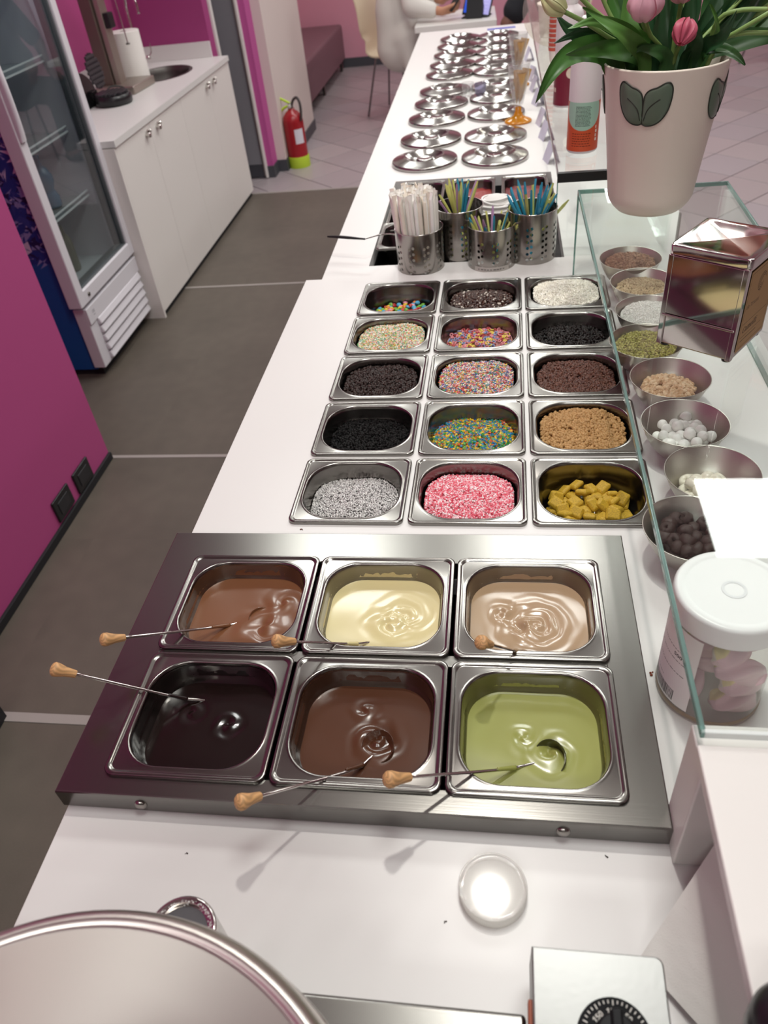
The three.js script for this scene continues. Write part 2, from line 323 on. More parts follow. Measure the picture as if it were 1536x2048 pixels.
L1('chocolate_pearls', 'heap of small dark chocolate pearls mixed with a few white pearls', 'chocolate pearls', P(1, 0), TROT, heightFn(-.02, .008, 0, -.03, 2), M(0x23120c, .4), [ball(.0026)], [0x3a1d12, 0x2e160d, 0x4a2716, 0x3a1d12, 0x2a130b, 0x3f2114, 0x40241a, 0x33190f, 0x3a1d12, 0x2e160d, 0x4a2716, 0x3a1d12, 0xd8cfc2], 1500, 21, 3, { pieceMat: M(0xffffff, .3) });
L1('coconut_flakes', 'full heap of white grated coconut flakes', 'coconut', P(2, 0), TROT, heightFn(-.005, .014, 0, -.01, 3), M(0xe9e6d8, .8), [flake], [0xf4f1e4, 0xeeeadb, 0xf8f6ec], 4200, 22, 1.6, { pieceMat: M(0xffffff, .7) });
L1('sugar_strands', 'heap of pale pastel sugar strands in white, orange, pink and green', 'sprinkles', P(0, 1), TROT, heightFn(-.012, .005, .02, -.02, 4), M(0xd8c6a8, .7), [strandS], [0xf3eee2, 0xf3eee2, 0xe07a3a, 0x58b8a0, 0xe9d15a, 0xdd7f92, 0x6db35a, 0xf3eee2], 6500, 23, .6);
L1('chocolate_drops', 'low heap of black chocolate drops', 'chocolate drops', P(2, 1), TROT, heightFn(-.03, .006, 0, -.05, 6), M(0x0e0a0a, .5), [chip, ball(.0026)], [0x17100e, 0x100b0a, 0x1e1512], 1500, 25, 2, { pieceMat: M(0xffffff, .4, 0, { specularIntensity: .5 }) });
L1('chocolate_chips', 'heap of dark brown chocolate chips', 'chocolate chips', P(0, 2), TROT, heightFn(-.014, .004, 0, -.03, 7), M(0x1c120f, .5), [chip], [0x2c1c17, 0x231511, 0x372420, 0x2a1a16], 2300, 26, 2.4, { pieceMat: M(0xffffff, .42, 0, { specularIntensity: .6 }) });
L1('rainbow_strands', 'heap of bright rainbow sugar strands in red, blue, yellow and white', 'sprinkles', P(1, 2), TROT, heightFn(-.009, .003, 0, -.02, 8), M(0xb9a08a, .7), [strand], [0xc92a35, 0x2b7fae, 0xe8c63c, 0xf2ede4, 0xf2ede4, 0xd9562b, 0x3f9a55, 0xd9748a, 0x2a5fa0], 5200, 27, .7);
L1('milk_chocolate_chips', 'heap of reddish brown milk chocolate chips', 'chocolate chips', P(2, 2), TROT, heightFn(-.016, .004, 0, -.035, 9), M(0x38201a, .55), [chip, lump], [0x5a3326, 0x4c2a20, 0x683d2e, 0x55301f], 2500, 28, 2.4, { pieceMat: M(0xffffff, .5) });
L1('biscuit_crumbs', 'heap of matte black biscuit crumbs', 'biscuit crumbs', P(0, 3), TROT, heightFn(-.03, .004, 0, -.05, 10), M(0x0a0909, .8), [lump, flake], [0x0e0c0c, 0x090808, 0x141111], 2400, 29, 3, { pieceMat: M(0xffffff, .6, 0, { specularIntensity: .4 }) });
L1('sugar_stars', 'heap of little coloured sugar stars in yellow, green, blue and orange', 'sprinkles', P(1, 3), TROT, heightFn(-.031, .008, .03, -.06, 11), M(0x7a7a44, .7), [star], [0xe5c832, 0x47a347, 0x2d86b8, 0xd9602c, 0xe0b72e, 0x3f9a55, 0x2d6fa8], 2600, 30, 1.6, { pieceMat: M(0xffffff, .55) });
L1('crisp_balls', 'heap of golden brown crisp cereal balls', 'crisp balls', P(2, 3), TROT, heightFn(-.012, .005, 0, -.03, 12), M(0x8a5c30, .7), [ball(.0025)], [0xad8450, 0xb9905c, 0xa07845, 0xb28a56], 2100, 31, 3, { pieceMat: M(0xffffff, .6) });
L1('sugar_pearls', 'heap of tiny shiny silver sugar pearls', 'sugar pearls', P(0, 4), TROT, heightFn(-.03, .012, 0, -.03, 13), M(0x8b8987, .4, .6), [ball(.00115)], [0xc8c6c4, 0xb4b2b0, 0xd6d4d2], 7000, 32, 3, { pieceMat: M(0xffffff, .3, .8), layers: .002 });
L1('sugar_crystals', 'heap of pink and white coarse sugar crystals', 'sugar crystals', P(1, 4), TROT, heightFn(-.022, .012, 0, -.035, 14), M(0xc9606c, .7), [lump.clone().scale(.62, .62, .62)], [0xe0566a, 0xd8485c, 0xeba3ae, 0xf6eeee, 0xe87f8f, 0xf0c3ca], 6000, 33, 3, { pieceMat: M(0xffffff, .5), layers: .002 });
// countable toppings: every piece its own object
function settle(n, hw, hd, r, h, size, seed, tilt, make) {
  const g = rng(seed), put = []; let tries = 0;
  while (put.length < n && tries++ < 60000) {
    const x = (g() * 2 - 1) * (hw - size), z = (g() * 2 - 1) * (hd - size); if (!inOval(x, z, hw - size, hd - size, Math.max(r - size, .004))) continue;
    let y = h(x, z); let ok = true;
    for (const p of put) { const d2 = (p[0] - x) ** 2 + (p[2] - z) ** 2; if (d2 < (size * 1.05) ** 2) { ok = false; break; } if (d2 < (size * 2) ** 2) y = Math.max(y, p[1] + size * .45 * (1 - Math.sqrt(d2) / (size * 2))); }
    if (!ok || y > h(x, z) + size * 1.6) continue;
    put.push([x, y, z]); make(x, y, z, (g() - .5) * tilt, g() * 6.28, (g() - .5) * tilt, g());
  }
}
const placeIn = (base, turn) => { const m = new THREE.Matrix4().makeRotationY(turn).setPosition(...base); return (x, y, z) => V(x, y, z).applyMatrix4(m); };
function pieces(name, geos, mats, labels, cat, group, base, turn, n, hw, hd, r, h, size, seed, tilt) {
  const at = placeIn(base, turn);
  settle(n, hw, hd, r, h, size, seed, tilt, (x, y, z, a, b, c, k) => {
    const i = Math.floor(k * mats.length), m = mesh(name, geos[Math.floor(k * 977) % geos.length], mats[i]); m.position.copy(at(x, y, z)); m.rotation.set(a, b, c); m.scale.setScalar(.92 + .16 * ((k * 37) % 1));
    tag(m, labels[i % labels.length], cat, labels.length > 1 ? `${labels[i % labels.length]}` : group);
  });
}
{ // chocolate lentils
  const b = P(0, 0), g = new THREE.SphereGeometry(.0055, 14, 10).scale(1, .55, 1);
  const cs = [['orange', 0xd97a24], ['yellow', 0xd9c02e], ['green', 0x6aa83a], ['blue', 0x4aa0c0], ['red', 0xb92f2c], ['pink', 0xd98a9a]];
  const h = heightFn(-.047, .008, .03, .02, 1);
  pieces('chocolate_lentil', [g], cs.map(c => M(c[1], .25)), cs.map(c => `${c[0]} candy coated chocolate lentil in the far left steel pan`), 'candy', '', b, TROT, 105, .062, .056, .042, (x, z) => h(x, z) + .004, .0052, 41, 1.2);
}
{ // ring sweets
  const b = P(1, 1), g = new THREE.TorusGeometry(.0031, .0013, 7, 14).rotateX(Math.PI / 2);
  const cs = [['red', 0xb84a4c], ['yellow', 0xd8c250], ['blue grey', 0x7d8bb0], ['pink', 0xd5868c]];
  const h = heightFn(-.029, .008, .03, -.04, 5);
  pieces('ring_sweet', [g], cs.map(c => M(c[1], .55)), cs.map(c => `tiny ${c[0]} ring sweet among the fruit coloured rings in the steel pan`), 'candy', '', b, TROT, 290, .066, .058, .044, h, .0037, 42, 1.4);
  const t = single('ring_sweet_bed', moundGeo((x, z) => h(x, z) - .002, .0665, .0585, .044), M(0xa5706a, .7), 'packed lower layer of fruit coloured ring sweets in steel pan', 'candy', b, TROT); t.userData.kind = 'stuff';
}
{ // cereal pillows
  const b = P(2, 4), mk = s => { const g = new RoundedBoxGeometry(.0215, .011, .0185, 4, .004), p = g.attributes.position; for (let i = 0; i < p.count; i++) { const x = p.getX(i), z = p.getZ(i), e = Math.max(Math.abs(x) / .0108, Math.abs(z) / .0093); p.setY(i, p.getY(i) * (1 - .55 * e ** 3) + .0007 * N(x * 300 + s, z * 300)); } g.computeVertexNormals(); return g; };
  const gs = [mk(1), mk(5), mk(9)], h = heightFn(-.052, .006, .05, -.08, 15);
  const px = M(0xffffff, .65, 0, { map: dataTex(64, 64, (u, v) => { const s = .86 + .14 * N(u * 9, v * 9) + .12 * (rt() - .5); return [.83 * s, .67 * s, .16 * s]; }) });
  pieces('cereal_pillow', gs, [px], ['yellow filled cereal pillow lying in the front right steel pan'], 'cereal', 'yellow cereal pillows', b, TROT, 30, .066, .058, .044, h, .0125, 43, .8);
  pieces('cereal_pillow', gs, [px], ['yellow filled cereal pillow lying in the front right steel pan'], 'cereal', 'yellow cereal pillows', b, TROT, 26, .062, .054, .042, (x, z) => h(x, z) + .0115, .0128, 44, 1.5);
}
// ---------------------------------------------------------------- heated chocolate unit
{
  const t = thing('chocolate_warmer', 'brushed steel bain marie frame holding six pans of melted chocolate', 'food warmer', [0, 0, 0]);
  const s = new THREE.Shape([[-.3125, -.185], [.303, -.185], [.303, .2145], [-.3125, .2145]].map(p => new THREE.Vector2(...p)));
  s.holes.push(new THREE.Path([[-.262, -.158], [-.262, .158], [.262, .158], [.262, -.158]].map(p => new THREE.Vector2(...p))));
  const g = new THREE.ExtrudeGeometry(s, { depth: .026, bevelEnabled: true, bevelThickness: .002, bevelSize: .0015, bevelSegments: 2, bevelOffset: -.0015 });
  g.rotateX(-Math.PI / 2).translate(0, CT + .002, 0); uvMetres(g);
  mesh('frame', g, steelUnit, t);
  mesh('cross_bar', box(-.3, .29, CT + .02, CT + .0292, -.008, .008, .001), steelUnit, t);
  for (const x of [-.222, .205]) { const b = mesh('screw', lathe([[0, .004], [.004, .0035], [.0062, .0018], [.0068, 0]], 20).rotateX(Math.PI / 2).translate(x, CT + .0135, .185), steel, t); }
}
const HX = .1794, HZ = .1675, HY = CT + .0345;
const hotNames = [['milk chocolate', 'white chocolate', 'tan caramel chocolate'], ['almost black dark chocolate', 'glossy brown hazelnut chocolate', 'green pistachio cream']];
let hotProto;
hotNames.forEach((row, r) => row.forEach((c, k) => {
  const p = [(k - 1) * HX, HY, (r - .5) * HZ], lab = `steel bain marie pan filled with ${c}`;
  if (!hotProto) { hotProto = thing('warmer_pan', lab, 'food pan', p); mesh('shell', hotGeo, steelPan, hotProto); } else copy(hotProto, lab, p);
}));
function chocolate(c, r, level, color, rough, seed, waves, label, cat, smear) {
  const base = [(c - 1) * HX, HY, (r - .5) * HZ], hw = .0705, hd = .0635, cr = .04, K = 64, o = rr(hw, hd, cr, 24, 11);
  const h = (x, z) => {
    let y = level + .0007 * N(x * 18 + seed, z * 18);
    for (const w of waves) { // swirl ridges: [cx, cz, radius, amp, freq, twist, stretch]
      const [cx, cz, R, A, F, T, S = 1] = w, dx = (x - cx), dz = (z - cz) * S, d = Math.hypot(dx, dz); if (d > R) continue;
      const f = (1 - d / R) ** 2 * Math.min(1, d / (.12 * R) + .25), a = Math.atan2(dz, dx); y += A * f * (Math.sin(d / R * F + a * T + 1.6 * N(x * 45 + seed, z * 45)));
    }
    return y;
  };
  const g = gridGeo(K + 1, o.length, (i, j) => { const f = i / K, x = o[j][0] * f, z = o[j][1] * f; return [x, h(x, z), z]; });
  const m = M(color, rough, 0, { clearcoat: .35, clearcoatRoughness: .12 });
  const t = thing(`melted_chocolate`, label, cat, base); mesh('surface', g, m, t);
  // coating left on the pan walls
  const rings = [], seg = 14, top = smear, n2 = rr(1, 1, 1).length, oA = rr(.0739, .0669, .0418, 24, 11), oM = rr(.0723, .0653, .0412, 24, 11), oB = rr(.0702, .0632, .0392, 24, 11);
  const cg = gridGeo(seg, o.length, (i, j) => { const q = i / (seg - 1), a = oA[j], b = oB[j], e = top + .008 * N(a[0] * 45 + seed, a[1] * 45) + .004 * N(a[0] * 140, a[1] * 140 + seed); const y = Math.min(-.0045, e) * (1 - q) + (level - .003) * q; const m = oM[j], k = Math.min(1, Math.max(0, (-.004 - y) / .018)), l = Math.min(1, Math.max(0, (-.022 - y) / .006)), w = .9992 - .004 * Math.min(1, 3 * q) * Math.max(0, N(a[0] * 120, y * 120 + seed) + .2); const mx = (u, v, z) => ((u + (v - u) * k) * (1 - l) + z * l) * w; return [mx(a[0], m[0], b[0]), y, mx(a[1], m[1], b[1])]; });
  mesh('wall_coating', cg, M(color, rough + .12), t);
  return t;
}
chocolate(0, 0, -.027, 0x744a30, .3, 3, [[.03, .02, .06, .0035, 9, 1, 1.2], [.045, -.02, .04, .002, 10, -1]], 'melted milk chocolate with folded ripples in the back left warmer pan', 'chocolate', -.006);
chocolate(1, 0, -.026, 0xd3c593, .22, 8, [[.01, .012, .05, .003, 11, 1, 1.3], [.03, .0, .07, .0008, 26, 2]], 'melted white chocolate with a spiral swirl in the back middle pan', 'chocolate', -.012);
chocolate(2, 0, -.026, 0xab9072, .2, 14, [[-.005, .01, .045, .0045, 8, -1, .8], [.01, .01, .075, .0012, 30, 1], [-.03, -.01, .03, .002, 10, 1]], 'melted tan caramel chocolate with thick ribboned swirls in the back right pan', 'chocolate', -.014);
chocolate(0, 1, -.033, 0x150a08, .18, 21, [[.02, -.005, .028, .002, 8, 1], [-.03, -.02, .03, .0008, 9, 1]], 'glossy almost black dark chocolate in the front left warmer pan', 'chocolate', -.004);
chocolate(1, 1, -.03, 0x50301f, .2, 27, [[.012, .008, .042, .003, 12, 1], [-.005, -.03, .03, .0012, 9, -1]], 'glossy brown hazelnut chocolate with rippled centre in the front middle pan', 'chocolate', -.003);
chocolate(2, 1, -.03, 0x92954e, .24, 33, [[.02, .012, .04, .0024, 11, -1], [-.01, -.005, .03, .0012, 9, 1]], 'green pistachio cream with small ripples in the front right warmer pan', 'cream', -.016);
{ // dipping ladles: end, junction, entry point into the chocolate, bowl centre or null
  const LD = [
    ['A', [-.306, 1.036, .030], [-.287, 1.022, .014], [-.197, .957, -.064], [-.160, .9565, -.079], 'wooden handled dipping ladle resting in the milk chocolate', 0x744a30],
    ['D', [-.339, 1.047, .080], [-.317, 1.031, .075], [-.217, .957, .050], [-.19, .95, .045], 'wooden handled dipping ladle reaching furthest over the counter edge from the dark chocolate', 0x1a0d0b],
    ['B', [-.105, 1.032, .021], [-.085, 1.016, .008], [-.025, .965, -.033], [.0, .952, -.05], 'wooden handled dipping ladle in the white chocolate pan', 0xd3c593],
    ['C', [.124, 1.05, .029], [.136, 1.03, .016], [.165, .980, -.017], [.18, .95, -.045], 'wooden handled dipping ladle standing up from the tan caramel chocolate', 0xab9072],
    ['E', [-.092, 1.04, .217], [-.076, 1.026, .201], [.002, .957, .123], [.0165, .9535, .0995], 'wooden handled dipping ladle with round bowl in the hazelnut chocolate', 0x50301f],
    ['F', [.042, 1.044, .188], [.063, 1.029, .175], [.161, .957, .117], [.199, .951, .100], 'wooden handled dipping ladle with its bowl sunk in the pistachio cream', 0x92954e]];
  for (const [k, e, j, en, bw, lab, col] of LD) {
    const E = V(...e), J = V(...j), I = V(...en), B = V(...bw), t = thing('dipping_ladle', lab, 'ladle', [0, 0, 0]);
    const L = E.distanceTo(J);
    mesh('handle', between(lathe([[0, 0], [.0035, .0002], [.0042, .001], [.0055, L * .45], [.0078, L * .75], [.0079, L * .88], [.0062, L * .97], [.003, L * 1.02], [0, L * 1.03]], 20), J, E), wood, t);
    mesh('rod', sweep([J.clone().lerp(E, .05), I, I.clone().lerp(B, .5).add(V(0, -.001, 0)), B.clone().add(V(0, -.006, 0))], .0017, 8, 16), chrome, t);
    const bowl = lathe([[0, -.009], [.007, -.0085], [.0125, -.005], [.017, .001], [.0185, .005], [.0174, .005], [.0125, -.003], [.006, -.0065], [0, -.007]], 28);
    const m = mesh('bowl', bowl, M(k === 'F' ? 0x4a4a2c : col, .18, k === 'F' ? .6 : .0, { clearcoat: .5 }), t); m.position.copy(B); m.rotation.set(k === 'F' ? .55 : k === 'A' ? .3 : .3, 0, k === 'F' ? .5 : k === 'A' ? -.5 : .2);
    if (k === 'A') m.position.y -= .009; else if (k !== 'E' && k !== 'F') m.position.y -= .014; else m.position.y += k === 'F' ? .001 : .0005;
    mesh('drip', sweep([I.clone().lerp(J, .18), I.clone().lerp(J, .06), I], (q) => .0019 + .0009 * q, 8, 10), M(col, .25), t);
  }
}

// ---------------------------------------------------------------- steel bowls under the glass
const bowlMat = M(0xcbc7bf, .38, 1);
const bowlGeo = lathe([[0, .0015], [.026, .0015], [.034, .006], [.045, .018], [.055, .036], [.0615, .053], [.0632, .0545], [.0628, .0555], [.0612, .0545], [.054, .037], [.044, .02], [.033, .0085], [.025, .0035], [0, .0035]], 56);
const BOWLS = [[.414, -1.045, 'brown chopped nuts'], [.424, -.93, 'pale chopped nut grains'], [.42, -.806, 'white coconut flour'], [.397, -.69, 'chopped green pistachios'], [.417, -.567, 'beige chopped almonds'], [.417, -.437, 'white mint drops'], [.432, -.316, 'cream white ring sweets'], [.388, -.203, 'dark chocolate rings']];
let bowlProto;
BOWLS.forEach(([x, z, c]) => {
  const lab = `small stainless bowl of ${c} under the glass guard`;
  if (!bowlProto) { bowlProto = thing('bowl', lab, 'bowl', [x, CT, z]); mesh('shell', bowlGeo, bowlMat, bowlProto); } else copy(bowlProto, lab, [x, CT, z]);
});
const bp = i => [BOWLS[i][0], CT, BOWLS[i][1]];
const bh = (lv, bump, tz, s) => (x, z) => lv + bump * (1 - (x * x + z * z) / .003) + tz * z + .002 * N(x * 70 + s, z * 70);
const BO = (R, m, l = .003) => ({ hw: R, hd: R, r: R, pieceMat: m, layers: l });
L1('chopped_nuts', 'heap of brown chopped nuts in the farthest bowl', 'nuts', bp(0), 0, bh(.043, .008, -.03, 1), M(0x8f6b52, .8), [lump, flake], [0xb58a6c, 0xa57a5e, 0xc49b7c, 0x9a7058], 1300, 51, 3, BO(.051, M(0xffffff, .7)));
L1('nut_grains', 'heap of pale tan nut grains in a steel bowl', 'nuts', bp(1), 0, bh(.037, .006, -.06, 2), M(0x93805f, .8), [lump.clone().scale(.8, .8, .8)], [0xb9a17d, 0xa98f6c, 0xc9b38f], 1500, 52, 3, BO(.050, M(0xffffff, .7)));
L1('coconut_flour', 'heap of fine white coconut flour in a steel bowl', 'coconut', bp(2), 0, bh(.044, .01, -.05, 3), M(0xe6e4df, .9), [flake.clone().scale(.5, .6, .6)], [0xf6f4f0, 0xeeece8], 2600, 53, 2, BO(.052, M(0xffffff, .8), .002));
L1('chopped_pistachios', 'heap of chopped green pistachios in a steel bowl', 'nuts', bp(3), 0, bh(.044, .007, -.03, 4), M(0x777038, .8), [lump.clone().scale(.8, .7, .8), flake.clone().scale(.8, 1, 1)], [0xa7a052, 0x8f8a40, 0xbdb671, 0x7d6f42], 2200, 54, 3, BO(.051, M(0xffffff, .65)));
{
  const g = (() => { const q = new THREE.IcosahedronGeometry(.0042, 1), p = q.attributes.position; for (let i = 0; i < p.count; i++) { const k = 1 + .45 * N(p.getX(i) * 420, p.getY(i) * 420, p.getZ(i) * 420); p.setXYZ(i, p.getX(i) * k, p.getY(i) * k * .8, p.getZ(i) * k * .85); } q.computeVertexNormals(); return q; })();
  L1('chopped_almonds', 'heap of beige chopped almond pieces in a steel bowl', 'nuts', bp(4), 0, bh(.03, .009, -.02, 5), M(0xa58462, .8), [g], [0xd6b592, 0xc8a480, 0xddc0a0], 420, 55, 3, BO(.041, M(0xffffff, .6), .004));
}
{
  const g = lathe([[0, 0], [.0065, 0], [.0078, .0015], [.0082, .0045], [.0075, .008], [.0052, .0115], [.0025, .013], [0, .0134]], 20), m = M(0xf3f1ec, .4);
  const lab = 'white domed mint drop in the bowl second behind the cream rings', gr = 'white mint drops';
  pieces('mint_drop', [g], [m], [lab], 'candy', gr, bp(5), 0, 22, .043, .043, .043, bh(.02, .002, 0, 6), .0088, 61, 1.6);
  pieces('mint_drop', [g], [m], [lab], 'candy', gr, bp(5), 0, 20, .045, .045, .045, bh(.03, .003, 0, 6), .0088, 62, 3);
}
const ringGeo = (R, r2) => lathe([[.0012, .003], [.0018, .0052], [.0045, r2], [R * .8, r2 * .8], [R, 0], [R * .8, -r2 * .8], [.0045, -r2], [.0018, -.0052], [.0012, -.003], [.0012, .003]], 20);
{
  const g = ringGeo(.0108, .0072), m = M(0xe6dfcd, .25), lab = 'cream white dragee ring in the bowl beside the bright glass reflection', gr = 'cream white dragee rings';
  pieces('white_ring', [g], [m], [lab], 'candy', gr, bp(6), 0, 15, .042, .042, .042, bh(.02, .002, -.0, 7), .0108, 63, 1.4);
  pieces('white_ring', [g], [m], [lab], 'candy', gr, [bp(6)[0] - .002, CT, bp(6)[2] + .01], 0, 12, .036, .034, .034, bh(.031, .003, .0, 7), .0108, 64, 2.6);
}
{
  const gs = [ringGeo(.0108, .0078), (() => { const q = ringGeo(.0108, .0078), p = q.attributes.position; for (let i = 0; i < p.count; i++) { const k = 1 + .09 * N(p.getX(i) * 500, p.getY(i) * 500, p.getZ(i) * 500); p.setXYZ(i, p.getX(i) * k, p.getY(i) * k, p.getZ(i) * k); } q.computeVertexNormals(); return q; })()];
  const m = M(0x3a2620, .28, 0, { bumpMap: speckTex, bumpScale: .0008 }), lab = 'dark chocolate covered ring in the nearest steel bowl', gr = 'dark chocolate rings';
  pieces('chocolate_ring', gs, [m], [lab], 'candy', gr, bp(7), 0, 17, .044, .044, .044, bh(.02, .002, -.02, 8), .0108, 65, 1.6);
  pieces('chocolate_ring', gs, [m], [lab], 'candy', gr, bp(7), 0, 17, .047, .047, .047, bh(.034, .002, -.05, 8), .0106, 66, 3);
}
// ---------------------------------------------------------------- marshmallow jar
{
  const t = thing('marshmallow_jar', 'clear plastic jar with white screw lid and a printed label full of marshmallows', 'jar', [.372, CT, .0]);
  mesh('body', lathe([[0, .0015], [.05, .0015], [.053, .004], [.0535, .01], [.0535, .128], [.0515, .134]], 64), clearPlastic, t);
  mesh('base_ring', lathe([[.0515, .0005], [.0535, .002], [.0545, .006], [.0535, .009]], 64), M(0xb9a58e, .4, 0, { transmission: .4, thickness: 0 }), t);
  mesh('lid', lathe([[.0515, .128], [.0552, .128], [.056, .130], [.056, .1515], [.0545, .1545], [.052, .156], [.046, .1555], [.044, .1548], [0, .1548]], 72), M(0xf0efef, .3), t);
  mesh('lid_sticker', lathe([[.009, .1551], [.0115, .1553], [.012, .1551]], 32), M(0xe4e4e6, .4), t);
  const lt = canvasTex(768, 768, (x, w, h) => {
    x.fillStyle = '#efedea'; x.fillRect(0, 0, w, h); x.fillStyle = '#24221f'; const r = rng(77);
    const line = (y, x0, x1, s = 11) => { for (let q = x0; q < x1;) { const l = 8 + r() * 30; x.fillRect(q, y, Math.min(l, x1 - q), s * .5); q += l + 7; } };
    const bars = (x0, y0, ww, hh) => { let q = x0; while (q < x0 + ww) { const b = 2 + r() * 7; x.fillRect(q, y0, b, hh); q += b + 2 + r() * 5; } };
    bars(150, 40, 250, 105); line(175, 150, 420); line(200, 60, 330); line(225, 430, 640); line(300, 40, 330); line(325, 420, 690); line(400, 40, 350); line(420, 40, 310); line(440, 400, 700); line(520, 60, 380); line(540, 60, 410); line(560, 60, 350);
    x.font = 'bold 44px sans-serif'; x.fillText('500 g', 590, 290); for (let k = 0; k < 8; k++) x.fillRect(120 + k * 20, 598, 13, 24); line(648, 60, 260); line(668, 60, 200);
    line(590, 330, 540, 9); bars(330, 640, 330, 110);
  });
  // label: sector of the wall facing the camera's left
  const a0 = -2.95, a1 = -.62, g = gridGeo(2, 40, (i, j) => { const a = a0 + (a1 - a0) * j / 40; return [.0541 * Math.sin(a), .012 + .112 * i, .0541 * Math.cos(a)]; }, false);
  mesh('label', g, M(0xffffff, .5, 0, { map: lt }), t);
  // twisted marshmallows
  const cols = [0xe8c2cf, 0xf0e2a2, 0xf4ece2, 0xefcfd6].map(c => new THREE.Color(c));
  const mk = (seed) => {
    const L = .05, g = gridGeo(26, 32, (i, j) => { const s = i / 25, e = Math.min(1, Math.sin(Math.PI * Math.min(Math.max((s), .0), 1)) ** .25 + .001), a = -j / 32 * 2 * Math.PI + s * 2.2, R = (.0125 + .0022 * Math.cos(4 * (a - s * 2.2))) * e; return [R * Math.cos(a), (s - .5) * L, R * Math.sin(a)]; });
    const c = new Float32Array(g.attributes.position.count * 3); for (let i = 0; i < 26; i++) for (let j = 0; j <= 32; j++) cols[Math.floor((j % 32) / 8)].toArray(c, 3 * (i * 33 + j)); g.setAttribute('color', new THREE.BufferAttribute(c, 3)); return g;
  };
  const mg = mk(1), mm = M(0xffffff, .75, 0, { vertexColors: true });
  const spots = [[.018, .016, .028, 1.45, .2], [.022, .042, .026, 1.3, .5], [.016, .066, .030, 1.75, -.3], [.004, .09, .026, 1.3, .7], [.028, .095, .008, .9, 1.2], [-.02, .018, .005, 1.5, 1.2], [-.012, .045, -.008, 1.4, -.6], [.02, .02, -.024, 1.5, -.4], [.012, .06, -.02, 1.2, 1.9], [-.018, .075, .0, .8, .3], [.0, .11, -.016, 1.5, 1.0]];
  for (const [x, y, z, a, b] of spots) { const m = single('marshmallow', mg, mm, 'twisted pastel marshmallow inside the clear jar', 'marshmallow', [.372 + x, CT + y, z], 0, 'marshmallows in the jar'); m.rotation.set(a, b, a * .6, 'YXZ'); m.rotation.set(0, b, a, 'YXZ'); }
}
// ---------------------------------------------------------------- napkin dispenser
{
  const t = thing('napkin_dispenser', 'mirror polished metal napkin box with a brown printed label standing on the glass', 'napkin dispenser', [.434, 1.13, -.459], -.63);
  const s = .0515, h = .142;
  mesh('body', box(-s, s, .004, h - .002, -s, s, .0025), chrome, t);
  // dished top plate with a rim
  mesh('top_plate', gridGeo(14, rr(1, 1, .1).length, (i, j) => { const o = rr(s + .001, s + .001, .006)[j], f = i / 13; return [o[0] * f, h + .0006 - .0016 * Math.max(0, 1 - (f / .88) ** 2), o[1] * f]; }), chrome, t);
  mesh('top_rim', loft([[rr(s + .001, s + .001, .006), h - .012], [rr(s + .0016, s + .0016, .006), h - .011], [rr(s + .0016, s + .0016, .006), h - .001], [rr(s + .0008, s + .0008, .006), h + .0008], [rr(s - .003, s - .003, .005), h + .0002]]), chrome, t);
  mesh('front_plate', box(-s + .004, s - .004, .05, h - .013, s, s + .0022, .0008), chrome, t);
  mesh('front_lip', box(-s + .002, s - .002, .046, .0495, s, s + .004, .0012), polished, t);
  for (const x of [-s, s - .006]) mesh('corner_strip', box(x - .0006, x + .0066, .004, h - .012, s - .006, s + .0028, .001), chrome, t);
  for (const [x, z] of [[-1, -1], [1, -1], [1, 1], [-1, 1]]) mesh('foot', lathe([[0, 0], [.006, 0], [.0065, .004], [0, .0045]], 16).translate(x * (s - .008), 0, z * (s - .008)), blackPlastic, t);
  const tx = canvasTex(512, 640, (x, w, hh) => {
    x.fillStyle = '#b08d63'; x.fillRect(0, 0, w, hh); const r = rng(9); for (let i = 0; i < 900; i++) { x.fillStyle = r() > .5 ? '#a98459' : '#b8966b'; x.fillRect(r() * w, r() * hh, 6, 2); }
    x.strokeStyle = '#3b2a1c'; x.lineWidth = 3; x.strokeRect(24, 24, w - 48, hh - 48);
    x.lineWidth = 4; for (let k = 0; k < 5; k++) { x.beginPath(); x.arc(250, 150, 20 + k * 12, .4 * k, 4.9 + .3 * k); x.stroke(); }
    x.fillStyle = '#2b1d14'; x.font = 'italic 44px serif'; x.fillText('da 70 anni', 40, 300); x.fillRect(40, 420, 432, 3); x.font = 'italic bold 66px serif'; x.fillText('Camelli', 60, 500); x.fillRect(40, 530, 380, 3); for (let k = 0; k < 12; k++) x.fillRect(60 + k * 24, 560, 17, 8);
  });
  const lab = new THREE.PlaneGeometry(2 * s - .016, h - .03).rotateY(Math.PI / 2).translate(s + .0012, h / 2 - .003, .001);
  mesh('side_label', lab, M(0xffffff, .6, 0, { map: tx, specularIntensity: .4 }), t);
}
